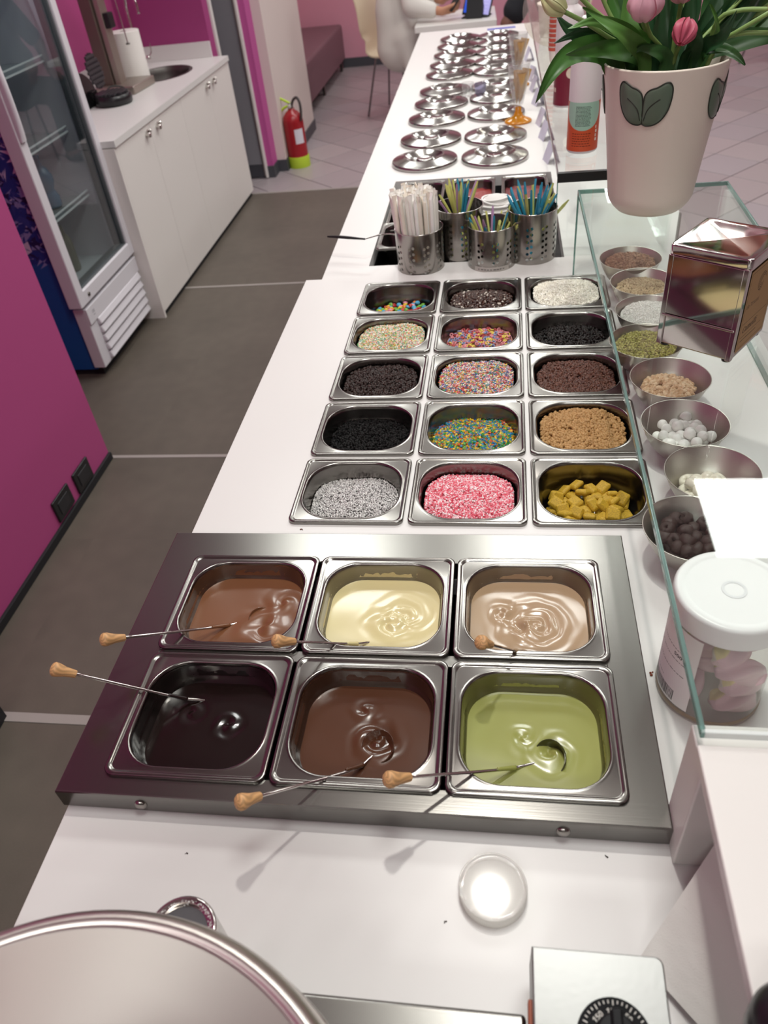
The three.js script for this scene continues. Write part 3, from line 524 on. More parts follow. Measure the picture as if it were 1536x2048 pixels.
// ---------------------------------------------------------------- vase with relief leaves
const VX = .425, VZ = -.985, VY = 1.13;
const vr = y => { const k = y / .25; return .075 + .0295 * k ** 1.15 - .018 * Math.max(0, 1 - y / .03) ** 2; };
{
  const t = thing('vase', 'tall cream ceramic vase with green leaf reliefs standing on the glass', 'vase', [VX, VY, VZ]);
  const pr = []; pr.push([0, .001], [.052, .001]); for (let i = 0; i <= 30; i++) { const y = .002 + .246 * i / 30; pr.push([vr(y), y]); } pr.push([.1045, .2495], [.1025, .251], [.1, .2495]); for (let i = 0; i <= 12; i++) { const y = .245 - .225 * i / 12; pr.push([vr(y) - .006, y]); } pr.push([0, .02]);
  mesh('body', lathe(pr, 72), M(0xe6dbcd, .42, 0, { bumpMap: speckTex, bumpScale: .0003 }), t);
  // leaf pads: outline in (arc, height), domed slightly, dark outline and vein
  const green = M(0x5d6e5d, .3), dark = M(0x262b22, .5), halo = M(0xb9987f, .6);
  const onVase = (a, y, off) => [(vr(y) + off) * Math.sin(a), y, (vr(y) + off) * Math.cos(a)];
  const outline = [[.0, -.033], [.012, -.036], [.028, -.031], [.041, -.016], [.0465, .006], [.0455, .024], [.040, .031], [.033, .030], [.022, .024], [.010, .020], [.003, .013], [.0008, .002], [.0, -.012]];
  const pad = (a0, y0, mir, sc) => {
    const c = new THREE.CatmullRomCurve3(outline.map(p => V(p[0] * mir * sc, p[1] * sc, 0)), true), pts = c.getPoints(72), cx = .022 * mir * sc, cy = -.004 * sc;
    const map = (x, y, o) => onVase(a0 + x / .103, y0 + y, o);
    const g = gridGeo(12, 72, (i, j) => { const f = 1 - i / 11, p = pts[j]; const x = cx + (p.x - cx) * f, y = cy + (p.y - cy) * f; return map(x, y, .0008 + .0035 * Math.sqrt(Math.max(0, 1 - f * f))); });
    mesh('relief_leaf', g, green, t);
    mesh('leaf_outline', sweep(pts.filter((_, i) => i % 3 == 0).map(p => V(...map(p.x, p.y, .0012))), .0011, 6, 90), dark, t);
    const vein = [[.003, -.028], [.008, -.012], [.016, -.002], [.028, .007]].map(p => V(...map(p[0] * mir * sc, p[1] * sc, .0036)));
    mesh('leaf_vein', sweep(vein, q => .0006 + .0009 * q, 6, 14), dark, t);
  };
  // angles measured from +z towards +x
  for (const [a, y] of [[-.47, .203], [1.14, .197], [2.7, .2], [4.3, .2]]) { pad(a, y, 1, 1); pad(a, y, -1, .98); }
}
// ---------------------------------------------------------------- tulips
{
  const leafM = [0x3f6b2c, 0x2f5529, 0x54803a, 0x254a2a, 0x6a8c42].map(c => M(c, .42, 0, { transmission: .12, thickness: 0 }));
  const stemM = M(0x7d9a55, .5), r = rng(202);
  const leaf = (pts, w, fold, seed) => {
    const c = new THREE.CatmullRomCurve3(pts.map(p => V(...p)), false, 'centripetal'), n = 26, m = 8, up = V(0, 1, 0);
    return gridGeo(n + 1, m, (i, j) => {
      const t = i / n, p = c.getPointAt(t), d = c.getTangentAt(t); let s = d.clone().cross(V(.25, .35, 1)).normalize(); if (Math.abs(d.z) > .8) s = d.clone().cross(up).normalize();
      const nn = s.clone().cross(d).normalize(), ww = w * Math.sin(Math.PI * Math.min(1, .1 + .9 * t) ** .85) ** .8 * (1 - .15 * t) + .0008, u = j / m * 2 - 1;
      const q = p.addScaledVector(s, u * ww).addScaledVector(nn, fold * ww * u * u + .0035 * Math.sin(t * 9 + seed + u * 2) * Math.abs(u)); return [q.x, q.y, q.z];
    }, false);
  };
  const petalGeo = (L, W, close) => gridGeo(13, 8, (i, j) => { const t = i / 12, u = j / 8 * 2 - 1, w = W * Math.sin(Math.PI * (.12 + .83 * t)) ** .7, bulge = Math.sin(Math.PI * Math.min(1, t * .9 + .08)) * close; const a = u * w / (bulge + .006); const R = .004 + bulge; return [R * Math.sin(a * .8), t * L, R * Math.cos(a * .8) + .002 * Math.sin(u * 4)]; }, false);
  const flower = (t, at, dir, size, col, open) => {
    const f = new THREE.Group(); f.name = 'flower'; t.add(f); f.position.set(...at).sub(t.position); f.quaternion.setFromUnitVectors(V(0, 1, 0), V(...dir).normalize());
    for (let k = 0; k < 6; k++) { const m = mesh('petal', petalGeo(size, size * .36, size * (.36 + .04 * (k % 2)) * open), col, f); m.rotation.y = k * Math.PI / 3; }
  };
  const pale = M(0xe9b5c3, .5, 0, { transmission: .2, thickness: 0 }), rose = M(0xc25a70, .5, 0, { transmission: .15, thickness: 0 }), cream = M(0xcfd09a, .5), coral = M(0xe8a795, .5, 0, { transmission: .2, thickness: 0 });
  const plant = (label, stem, lvs, fl) => {
    const b = stem[0], t = thing('tulip', label, 'tulip', b), loc = p => [p[0] - b[0], p[1] - b[1], p[2] - b[2]];
    const root = [VX + (b[0] - VX) * .3, 1.19, VZ + (b[2] - VZ) * .3];
    mesh('stem', sweep([root, ...stem].map(p => V(...loc(p))), .0036, 10), stemM, t);
    lvs.forEach(([pts, w, mi, fold = .35], k) => { const p0 = pts[0], rt2 = [VX + (p0[0] - VX) * .75, 1.33, VZ + (p0[2] - VZ) * .75]; mesh('leaf', leaf([rt2, ...pts].map(loc), w, fold, k * 2 + b[0] * 90), leafM[mi], t); });
    if (fl) flower(t, ...fl);
  };
  plant('unopened greenish cream tulip bud leaning left over the tip of a leaf', [[.391, 1.384, -1.0], [.335, 1.414, -.97], [.282, 1.448, -.95], [.247, 1.467, -.94]], [[[[.326, 1.391, -.98], [.279, 1.412, -.93], [.247, 1.407, -.9], [.225, 1.389, -.88], [.202, 1.351, -.87]], .0215, 0, .3], [[[.331, 1.404, -1.0], [.293, 1.427, -.97], [.264, 1.43, -.96], [.233, 1.422, -.95]], .012, 3]], [[.247, 1.467, -.94], [-.8, .55, .1], .043, cream, .72]);
  plant('tulip with a thick pale stem rising left out of the frame', [[.4, 1.383, -1.0], [.345, 1.427, -.96], [.305, 1.456, -.95], [.275, 1.481, -.94], [.245, 1.515, -.93]], [[[[.39, 1.38, -.99], [.331, 1.408, -.93], [.288, 1.416, -.9], [.249, 1.417, -.88]], .019, 0, .2], [[[.331, 1.4, -1.0], [.286, 1.419, -.98], [.256, 1.438, -.97], [.232, 1.465, -.97]], .0165, 3]], [[.245, 1.515, -.93], [-.5, .8, .1], .05, rose, .8]);
  plant('large pale pink tulip facing the viewer above the vase', [[.423, 1.379, -.99], [.388, 1.422, -.955], [.372, 1.45, -.925]], [[[[.382, 1.392, -1.0], [.335, 1.434, -.95], [.291, 1.453, -.92], [.252, 1.449, -.9]], .014, 2], [[[.381, 1.386, -.96], [.354, 1.419, -.92], [.329, 1.44, -.9], [.3, 1.458, -.9], [.272, 1.476, -.9]], .014, 2]], [[.370, 1.45, -.92], [-.05, .9, .45], .056, pale, 1.05]);
  plant('pale pink tulip cut off by the top of the picture', [[.437, 1.379, -1.0], [.437, 1.41, -1.0], [.439, 1.438, -1.0], [.436, 1.468, -.98]], [[[[.403, 1.379, -1.02], [.367, 1.412, -1.02], [.359, 1.448, -1.03], [.361, 1.502, -1.05]], .017, 2], [[[.409, 1.382, -.98], [.407, 1.415, -.98], [.411, 1.442, -.99], [.411, 1.482, -1.0]], .017, 3]], [[.432, 1.466, -.96], [-.1, .8, .5], .055, pale, 1]);
  plant('small rose red tulip hanging just over the vase rim', [[.436, 1.382, -.97], [.438, 1.41, -.945], [.437, 1.424, -.928], [.434, 1.425, -.915]], [[[[.456, 1.38, -.97], [.461, 1.405, -.95], [.458, 1.423, -.94], [.45, 1.44, -.93]], .016, 3], [[[.42, 1.381, -.97], [.39, 1.4, -.95], [.371, 1.405, -.94], [.359, 1.395, -.94]], .013, 1]], [[.438, 1.443, -.918], [-.3, -.75, .6], .038, rose, 1]);
  plant('salmon pink tulip at the right edge on a long pale stem', [[.486, 1.384, -.98], [.521, 1.414, -.95], [.548, 1.432, -.936], [.562, 1.441, -.93]], [[[[.471, 1.387, -.97], [.497, 1.411, -.94], [.507, 1.432, -.93], [.513, 1.449, -.93]], .013, 3], [[[.475, 1.386, -.97], [.502, 1.394, -.95], [.522, 1.386, -.93], [.538, 1.372, -.92]], .0115, 1]], [[.562, 1.441, -.93], [.8, .3, .1], .05, coral, .9]);
  plant('tulip whose pale stem bends flat towards the right', [[.495, 1.398, -1.0], [.501, 1.433, -.98], [.528, 1.442, -.97], [.572, 1.441, -.96]], [[[[.49, 1.384, -1.0], [.536, 1.393, -1.0], [.591, 1.396, -1.0], [.639, 1.39, -1.0]], .02, 1], [[[.478, 1.384, -.98], [.493, 1.412, -.96], [.488, 1.434, -.95], [.475, 1.457, -.95]], .009, 2]], [[.575, 1.441, -.96], [.95, .1, .1], .05, coral, .9]);
  plant('tulip with the lowest stem reaching out of frame to the right', [[.505, 1.399, -.97], [.525, 1.412, -.95], [.569, 1.412, -.94], [.605, 1.409, -.93]], [[[[.492, 1.375, -1.05], [.533, 1.393, -1.06], [.579, 1.417, -1.07], [.624, 1.448, -1.08]], .022, 0]], [[.605, 1.409, -.93], [1, .1, .1], .05, rose, .9]);
  plant('pink tulip half hidden between tall leaves on the right', [[.477, 1.381, -1.02], [.516, 1.419, -1.04], [.548, 1.443, -1.06], [.556, 1.452, -1.06]], [[[[.45, 1.378, -1.05], [.463, 1.413, -1.06], [.472, 1.448, -1.07], [.471, 1.49, -1.08]], .021, 3], [[[.494, 1.373, -1.06], [.505, 1.407, -1.08], [.506, 1.442, -1.1], [.504, 1.485, -1.1]], .02, 1]], [[.556, 1.452, -1.06], [.4, .8, .1], .05, rose, .9]);
  const extra = (i, label, dx, col) => plant(label, [[VX + dx * .4, 1.385, -1.06], [VX + dx, 1.45, -1.08], [VX + dx * 1.3, 1.55, -1.09]], [[[[VX + dx * .5, 1.38, -1.07], [VX + dx * .8, 1.43, -1.08], [VX + dx, 1.48, -1.09], [VX + dx * 1.1, 1.55, -1.1]], .02, i % 2 ? 1 : 0], [[[VX + dx * .3 + .02, 1.38, -1.05], [VX + dx * .5 + .02, 1.43, -1.06], [VX + dx * .7 + .015, 1.49, -1.07]], .017, 3]], [[VX + dx * 1.3, 1.55, -1.09], [dx * 3, .9, .1], .052, col, .9]);
  extra(0, 'tall pink tulip rising out of the picture behind the big pink bloom', -.045, pale); extra(1, 'tall tulip behind the vase centre with dark broad leaves', .0, pale); extra(2, 'tall rose tulip rising behind the small red bloom', .04, rose); extra(5, 'tall pale tulip leaning right above the napkin box', .12, pale); extra(6, 'tall pink tulip farthest right above the napkin box', .17, pale); extra(7, 'rose tulip leaning right below the tall pink ones', .205, rose); extra(8, 'salmon tulip at the far right of the bunch', .24, coral); extra(3, 'tall tulip at the back left with bright green leaves', -.085, coral);
  plant('tulip leaning far left with broad dark foliage', [[.385, 1.384, -1.03], [.34, 1.43, -1.03], [.31, 1.48, -1.03], [.29, 1.53, -1.03]], [[[[.396, 1.378, -1.03], [.346, 1.426, -1.04], [.332, 1.462, -1.05], [.324, 1.504, -1.06]], .018, 0], [[[.37, 1.384, -1.0], [.33, 1.41, -.99], [.30, 1.44, -.985], [.285, 1.475, -.98]], .02, 1]], [[.29, 1.53, -1.03], [-.3, .9, 0], .05, pale, .9]);
}
// ---------------------------------------------------------------- near end of the counter
single('translucent_cover', lathe([[.0298, .0003], [.0312, .0006], [.0314, .0125], [.0308, .0142], [.0298, .0146], [.0288, .0138], [.0278, .0134], [.0272, .0134], [.02, .0134], [.001, .0134], [0, .0134], [0, .0124], [.001, .0124], [.02, .0124], [.0284, .0124], [.0301, .012], [.0298, .0003]], 64), M(0xf6f5f3, .05, 0, { transmission: .75, thickness: 0, ior: 1.45, specularIntensity: .6 }), 'round translucent plastic lid lying on the bare white counter', 'plastic lid', [.139, CT, .241]);
{
  const t = thing('sugar_shaker', 'cylindrical steel sugar shaker with fine mesh top and sugar on its rim', 'shaker', [-.105, CT, .333]);
  mesh('body', lathe([[0, .001], [.028, .001], [.029, .004], [.029, .094], [.0285, .099]], 48), steel, t);
  mesh('rim', lathe([[.0285, .094], [.0292, .097], [.0288, .1005], [.0265, .1015], [.0225, .099], [.0215, .0985]], 48), chrome, t);
  mesh('mesh_top', new THREE.CircleGeometry(.0222, 40).rotateX(-Math.PI / 2).translate(0, .0982, 0), M(0x8b898d, .6, .15, { bumpMap: dataTex(64, 64, (u, v, x, y) => { const s = (x % 4 < 2) !== (y % 4 < 2) ? .9 : .1; return [s, s, s]; }, false, 9, 9), bumpScale: .0006 }), t);
  const r = rng(15), gr = []; for (let i = 0; i < 420; i++) { const a = r() * 6.283, q = .0216 + .0055 * Math.sqrt(r()); gr.push(new THREE.TetrahedronGeometry(.0005 + .0006 * r()).rotateY(r() * 6).translate(q * Math.cos(a), .1006 - (q < .0235 ? .0014 : 0), q * Math.sin(a))); }
  const m = mesh('spilled_sugar', merge(gr), M(0xf4f2ef, .8), t); m.userData.kind = 'stuff';
}
{ // crepe maker with its polished dome lid
  const t = thing('crepe_maker', 'brushed steel crepe maker base with a black temperature dial at the near counter edge', 'crepe maker', [0, 0, 0]);
  mesh('base', box(-.33, .165, CT + .004, CT + .058, .352, .74, .004), steelUnit, t);
  const cb = new THREE.Group(); cb.name = 'control_box'; t.add(cb); cb.position.set(.2165, 1.045, .318); cb.rotation.x = .12;
  mesh('box_shell', (() => { const s = new THREE.Shape(), w = .0475, d = .125, r = .007; s.moveTo(-w, 0); s.lineTo(-w, -d); s.lineTo(w, -d); s.lineTo(w, -r); s.quadraticCurveTo(w, 0, w - r, 0); s.lineTo(-w, 0); const g = new THREE.ExtrudeGeometry(s, { depth: .06, bevelEnabled: true, bevelSize: .0012, bevelThickness: .0012, bevelSegments: 2, bevelOffset: -.0012 }); return g.rotateX(-Math.PI / 2).translate(0, -.06, 0); })(), M(0x8b8a88, .38, 1, { bumpMap: speckTex, bumpScale: .00012 }), cb);
  const dt = canvasTex(512, 512, (x, w) => {
    x.fillStyle = '#141416'; x.fillRect(0, 0, w, w); x.translate(w / 2, w / 2); x.fillStyle = '#d8d4cc'; x.font = 'bold 52px sans-serif'; x.textAlign = 'center';
    for (let k = 0; k < 44; k++) { x.save(); x.rotate(k / 44 * 2 * Math.PI); x.fillRect(-4, -238, 8, k % 4 ? 22 : 34); x.restore(); }
    [['50', .62], ['100', -.05], ['150', -.72], ['200', -1.4], ['250', -2.1], ['300', -2.8]].forEach(([s, a]) => { x.save(); x.rotate(a); x.fillText(s, 0, -150); x.restore(); });
  });
  const dial = mesh('dial', lathe([[0, .0055], [.021, .0055], [.0252, .0045], [.0262, .001], [.0262, 0]], 56).translate(.008, .0012, .055), M(0x131315, .6, 0, { specularIntensity: .3 }), cb);
  mesh('dial_print', new THREE.CircleGeometry(.0255, 48).rotateX(-Math.PI / 2).translate(.008, .0072, .055), M(0xffffff, .6, 0, { map: dt, specularIntensity: .3 }), cb);
  mesh('dial_grip', merge([lathe([[0, .02], [.0125, .02], [.0145, .018], [.0152, .006]], 40).translate(.008, .0012, .055), box(.004, .012, .012, .026, .039, .071, .002)]), M(0x131315, .5, 0, { specularIntensity: .4 }), cb);
  mesh('rocker_switch', merge([box(-.0505, -.047, -.03, -.014, .032, .058, .001)]), M(0x9c4a2a, .4), cb);
  mesh('indicator', box(-.0502, -.047, -.03, -.015, .06, .07, .001), M(0x1f5a4e, .4), cb);
  const d = thing('dome_lid', 'large round polished steel lid with brushed centre in the near left corner', 'lid', [-.108, 1.099, .560]);
  const R = .214; mesh('shell', lathe([[0, .036], [.05, .0365], [.11, .0375], [.165, .0385], [R - .0175, .039], [R - .0145, .0402], [R - .012, .0428], [R - .0088, .0425], [R - .0044, .038], [R - .001, .029], [R, .02], [R, .004], [R - .001, .0], [R - .003, .004], [R - .0035, .026], [R - .012, .039]], 128), M(0xd4cfc8, .36, 1, { anisotropy: .75 }), d);
  mesh('rolled_rim', new THREE.TorusGeometry(R - .001, .0035, 12, 128).rotateX(Math.PI / 2).translate(0, .002, 0), chrome, d);
  const st = thing('lid_stand', 'steel crepe plate ring holding up the large polished lid', 'hot plate', [-.108, CT + .058, .560]);
  mesh('plate', lathe([[0, .0], [.17, 0], [.2, .004], [.2, .082], [.196, .086], [0, .086]], 96), darkSteel, st);
}
{ // white sheet leaning under the shelf
  const A = V(.329, 1.012, .211), B = V(.262, .9545, .288), e1 = B.clone().sub(A), e2 = V(.11, .012, .13), n = e1.clone().cross(e2).normalize().multiplyScalar(.004);
  const r = rng(4), S = 20, f = (i, j, o) => { const p = A.clone().addScaledVector(e1, i / S).addScaledVector(e2, j / S).addScaledVector(n, o + .12 * N(i * .7, j * .7)); return p; };
  const g = gridGeo(2, 4 * S, (i, j) => { const k = j / S | 0, q = j % S, [a, b] = [[q, 0], [S, q], [S - q, S], [0, S - q]][k]; const p = f(a, b, i ? .5 : -.5); return [p.x, p.y, p.z]; });
  const top = gridGeo(S + 1, S, (i, j) => { const p = f(i, j, .5); return [p.x, p.y, p.z]; }, false), bot = gridGeo(S + 1, S, (i, j) => { const p = f(i, j, -.5); return [p.x, p.y, p.z]; }, false);
  single('foam_sheet', merge([g, top, bot]), M(0xdedbd6, .85, 0, { bumpMap: speckTex, bumpScale: .0006 }), 'textured white foam sheet leaning against the white support block', 'foam sheet');
}
single('black_cap', lathe([[0, 0], [.026, 0], [.029, .003], [.0295, .02], [.026, .032], [.016, .038], [0, .04]], 40), blackPlastic, 'rounded black plastic cap jutting over the edge of the white shelf in the near corner', 'cap', [.318, 1.1215, .388]);
// crumbs dropped on the white worktop
[[-.1418, -.2547, .0012, 0x5a2a1a, 'reddish brown crumb on the worktop in front of the silver pearl pan'], [.3154, -.0143, .0017, 0x7a3a24, 'reddish crumb beside the marshmallow jar'], [.2442, .2, .0009, 0x3a3230, 'tiny dark crumb in front of the right screw of the warmer'], [-.1626, .2258, .0008, 0x4a403c, 'tiny grey crumb in front of the left screw of the warmer'], [.0967, .2698, .0008, 0x4a3a34, 'tiny brown crumb left of the translucent lid']].forEach(([x, z, r, c, lab], k) => {
  const g = merge([0, 1, 2].map(i => new THREE.IcosahedronGeometry(r * (1 - .2 * i), 1).scale(1, .7, 1).translate(r * 1.3 * (i - 1), r * .5, r * .7 * Math.sin(i * 4 + k)))); single('crumb', g, M(c, .8), lab, 'crumb', [x, CT, z], k);
});

// ---------------------------------------------------------------- perforated cups with straws and spoons
function perforated(R, H, cols, rows, y0, dy, hole) { // wall with real holes, columns in pairs
  const pos = [], idx = [], da = 2 * Math.PI / cols, nH = 10;
  const P3 = (a, y) => { pos.push(R * Math.sin(a), y, R * Math.cos(a)); return pos.length / 3 - 1; };
  const quad = (a0, a1, b0, b1) => { const k = 3; for (let q = 0; q < k; q++) { const s = a0 + (a1 - a0) * q / k, e = a0 + (a1 - a0) * (q + 1) / k, A = P3(s, b0), B = P3(e, b0), C = P3(e, b1), D = P3(s, b1); idx.push(A, B, C, A, C, D); } };
  for (let c = 0; c < cols; c++) {
    const a0 = c * da, a1 = a0 + da; quad(a0, a1, 0, y0); quad(a0, a1, y0 + rows * dy, H);
    for (let r = 0; r < rows; r++) {
      const b0 = y0 + r * dy, b1 = b0 + dy; if (c % 4 > 1) { quad(a0, a1, b0, b1); continue; }
      const ca = (a0 + a1) / 2, cb = (b0 + b1) / 2 + (c % 2 ? dy * .12 : -dy * .12), ang = [], M2 = 16, inner = [], outer = [];
      for (let k = 0; k < M2; k++) { const t = (k / M2 + 1 / 8) * 2 * Math.PI, cx = Math.cos(t), sy = Math.sin(t), m = Math.max(Math.abs(cx), Math.abs(sy)); outer.push(P3(ca + cx / m * da / 2, (b0 + b1) / 2 + sy / m * dy / 2)); inner.push(P3(ca + hole / R * cx, cb + hole * sy)); }
      for (let k = 0; k < M2; k++) { const l = (k + 1) % M2; idx.push(outer[k], outer[l], inner[l], outer[k], inner[l], inner[k]); }
    }
  }
  const g = new THREE.BufferGeometry(); g.setAttribute('position', new THREE.Float32BufferAttribute(pos, 3)); g.setIndex(idx);
  const nn = new Float32Array(pos.length); for (let i = 0; i < pos.length; i += 3) { nn[i] = pos[i] / R; nn[i + 2] = pos[i + 2] / R; } g.setAttribute('normal', new THREE.BufferAttribute(nn, 3));
  g.setAttribute('uv', new THREE.Float32BufferAttribute(new Float32Array(pos.length / 3 * 2), 2)); return g;
}
const CR = .0555, CH = .118, CY = CT - .028;
const cupWall = perforated(CR, CH, 40, 6, .012, .0136, .0034);
const CUPS = [[-.04, -1.192, 'perforated steel cup full of white paper wrapped straws', .2], [.05, -1.262, 'perforated steel cup of coloured spoons behind the wrapped straws', .7], [.126, -1.193, 'perforated steel cup of short coloured spoons in the middle front', .0], [.217, -1.222, 'perforated steel cup of blue and yellow spoons at the right end', .35]];
let cupProto;
CUPS.forEach(([x, z, lab, a], i) => {
  const p = [x, CY + (i === 1 || i === 3 ? .02 : 0), z];
  if (!cupProto) { cupProto = thing('perforated_cup', lab, 'cup', p, a); mesh('wall', cupWall, steel, cupProto); mesh('rim', new THREE.TorusGeometry(CR, .001, 8, 64).rotateX(Math.PI / 2).translate(0, CH, 0), chrome, cupProto); mesh('bottom', lathe([[0, .001], [CR - .001, .001], [CR, .003], [CR - .001, .004], [0, .003]], 48), steel, cupProto); }
  else copy(cupProto, lab, p, a);
});
single('paper_tag', gridGeo(2, 16, (i, j) => { const a = -.75 + 1.5 * j / 16; return [(CR + .0008) * Math.sin(a), .001 + .024 * i, (CR + .0008) * Math.cos(a)]; }, false), M(0xd9d6d2, .6, 0, { map: canvasTex(256, 64, (x, w, h) => { x.fillStyle = '#dcdad6'; x.fillRect(0, 0, w, h); x.fillStyle = '#5b5a5e'; for (let k = 0; k < 9; k++) x.fillRect(30 + k * 22, 14, 10 + (k * 7) % 9, 5); x.fillRect(30, 34, 150, 4); }) }), 'small printed paper tag around the foot of the middle steel cup', 'paper tag', [.126, CY + .012, -1.193]);
{ // wrapped straws
  const r = rng(88), mats = [0xfaf7f2, 0xf4efe8, 0xfcfaf6, 0xf0e6d8].map(c => M(c, .6));
  const mk = s => { const L = .192; const g = sweep([[0, 0, 0], [0, L * .5, 0], [0, L * .93, 0]], .0047, 8, 6); const p = g.attributes.position; const tip = gridGeo(5, 8, (i, j) => { const t = i / 4, a = -j / 8 * 2 * Math.PI, w = .0043 * (1 - t) + .0062 * t, d = .0043 * (1 - t) + .0004; return [w * Math.cos(a) + .002 * t * s, L * (.925 + .075 * t) + .002 * N(i, j, s), d * Math.sin(a) + .003 * t * s]; }); return merge([g, tip]); };
  const gs = [mk(-1), mk(0), mk(1)], [cx, cz] = CUPS[0];
  let n = 0; for (let ring = 0; ring < 6; ring++) { const k = ring ? ring * 6 + 1 : 1; for (let i = 0; i < k && n < 90; i++) {
    const q = ring * .0082, a = i / k * 6.283 + ring * .4 + .2 * r(), m = single('wrapped_straw', gs[Math.floor(r() * 3)], mats[Math.floor(r() * 4)], 'white paper wrapped drinking straw standing in the left steel cup', 'straw', [cx + q * Math.cos(a), CY + .006 + .012 * (r() - .5), cz + q * Math.sin(a)], 0, 'paper wrapped straws'); n++;
    const lean = .004 + ring * .008, e = new THREE.Euler(lean * Math.sin(a) + .03 * (r() - .5), r() * 6, -lean * Math.cos(a) + .035 + .02 * (r() - .5)); m.rotation.copy(new THREE.Euler(e.x, 0, e.z)); m.rotateY(r() * 6);
  } }
}
{ // coloured plastic spoons, handles up
  const cols = [['turquoise blue', 0x3a9fc0], ['yellow green', 0xd6d77c], ['lilac', 0xb98fba]].map(([n, c]) => [n, M(c, .4, 0, { transmission: .1, thickness: 0 })]);
  const mk = (L, bend) => gridGeo(12, 8, (i, j) => { const t = i / 11, a = -j / 8 * 2 * Math.PI, w = t < .3 ? .0055 * Math.sin(Math.PI * (t / .3 * .5 + .3)) + .001 : .0029 + .0012 * t, d = .0024; return [w * Math.cos(a) * (i && i < 11 ? 1 : .3), t * L, d * Math.sin(a) + bend * t * t]; });
  const gs = [mk(.165, .008), mk(.17, -.016), mk(.158, .02)], r = rng(99);
  const where = ['behind the wrapped straws', 'in the middle front steel cup', 'in the right end steel cup'];
  [[1, 20, [.45, .35, .2], .32, .016], [2, 18, [.3, .4, .3], .36, -.028], [3, 28, [.66, .22, .12], .42, .012]].forEach(([k, n, pr, lean, lift], wi) => {
    const [cx, cz] = CUPS[k];
    for (let i = 0; i < n; i++) {
      const u = r(), ci = u < pr[0] ? 0 : u < pr[0] + pr[1] ? 1 : 2, a = i * 2.4 + r() * .5, q = CR * .42 * Math.sqrt((i + .5) / n);
      const lab = `${cols[ci][0]} plastic spoon standing handle up ${where[wi]}`;
      const m = single('plastic_spoon', gs[i % 3], cols[ci][1], lab, 'spoon', [cx - q * Math.cos(a), CY + .006 + lift + .01 * r(), cz - q * Math.sin(a)], 0, lab);
      const l = Math.min(1.5 * lean * (.35 + .65 * (i / n)) * (.7 + .5 * r()), Math.atan((CR - .006 + q) / (CH - Math.max(lift, 0) - .004))); m.rotation.set(l * Math.sin(a), 0, -l * Math.cos(a)); m.rotateY(r() * 6.28);
    }
  });
}
{ // sauce pans in the opening
  const g = panGeo(.0655, .108, .056, .095, .03, .09), y = CT + .003;
  const list = [[-.078, -1.69, 'steel pan at the back left of the counter opening'], [.066, -1.69, 'steel pan of red berry sauce behind the coloured spoons'], [.214, -1.69, 'steel pan of dark red berry sauce at the back right']];
  let pr; list.forEach(([x, z, l], i) => { if (!pr) { pr = thing('sauce_pan', l, 'food pan', [x, y, z]); mesh('shell', g, steelPan, pr); } else copy(pr, l, [x, y, z]); });
  const g2 = panGeo(.071, .088, .06, .076, .03, .08);
  const p2 = thing('sauce_pan', 'steel pan holding the black handled spoon beside the straw cup', 'food pan', [-.092, y, -1.384]); mesh('shell', g2, steelPan, p2);
  copy(p2, 'steel pan wedged between the spoon pan and the back row', [-.092, y - .004, -1.51 - .05]).position.set(-.092, y - .012, -1.535);
  const sauce = (x, z, c, lab) => { const h = (a, b) => -.025 + .004 * N(a * 90 + x * 50, b * 90) + .002 * N(a * 200, b * 200) - .06 * b * 0; single('berry_sauce', gridGeo(20, rr(1, 1, .3).length, (i, j) => { const o = rr(.0545, .0935, .029)[j], f = i / 19; return [o[0] * f, h(o[0] * f, o[1] * f), o[1] * f]; }), M(c, .5), lab, 'sauce', [x, y, z]); };
  sauce(.066, -1.69, 0x84201a, 'lumpy bright red berry sauce in the middle sauce pan'); sauce(.214, -1.69, 0x6c1a20, 'dark red berry sauce in the right sauce pan');
  const t = thing('serving_spoon', 'thin serving spoon with a black handle reaching over the counter edge', 'spoon', [0, 0, 0]);
  mesh('handle', sweep([[-.273, 1.0, -1.269], [-.25, 1.001, -1.262], [-.176, 1.0, -1.24]], q => .0022 + .0016 * Math.sin(Math.PI * Math.min(1, q * 1.1)), 10, 14), black, t);
  mesh('shaft', sweep([[-.178, 1.0, -1.2405], [-.14, .99, -1.29], [-.11, .965, -1.345], [-.1, .93, -1.37]], .0016, 8, 14), chrome, t);
  mesh('scoop', lathe([[0, -.008], [.012, -.004], [.016, .003], [.015, .003], [.011, -.003], [0, -.006]], 24).translate(-.1, .928, -1.37), steel, t);
  // ball of white string
  const b = thing('string_ball', 'ball of wound white string standing between the spoon cups', 'string', [.135, CY + .088, -1.335]);
  mesh('core', new THREE.SphereGeometry(.045, 28, 20), M(0xd9d6d2, .8), b);
  const r = rng(31); for (let k = 0; k < 17; k++) { const c = []; for (let i = 0; i <= 30; i++) { const a = i / 30 * 6.283 * .999, h = -.037 + k * .0046; const R = Math.sqrt(Math.max(0, .0462 ** 2 - h * h)); c.push(V(R * Math.cos(a), h + .004 * Math.sin(a + k * 2.4), R * Math.sin(a))); } mesh('winding', sweep(c, .0024, 6, 60), M(0xe7e4e1, .75), b); }
}
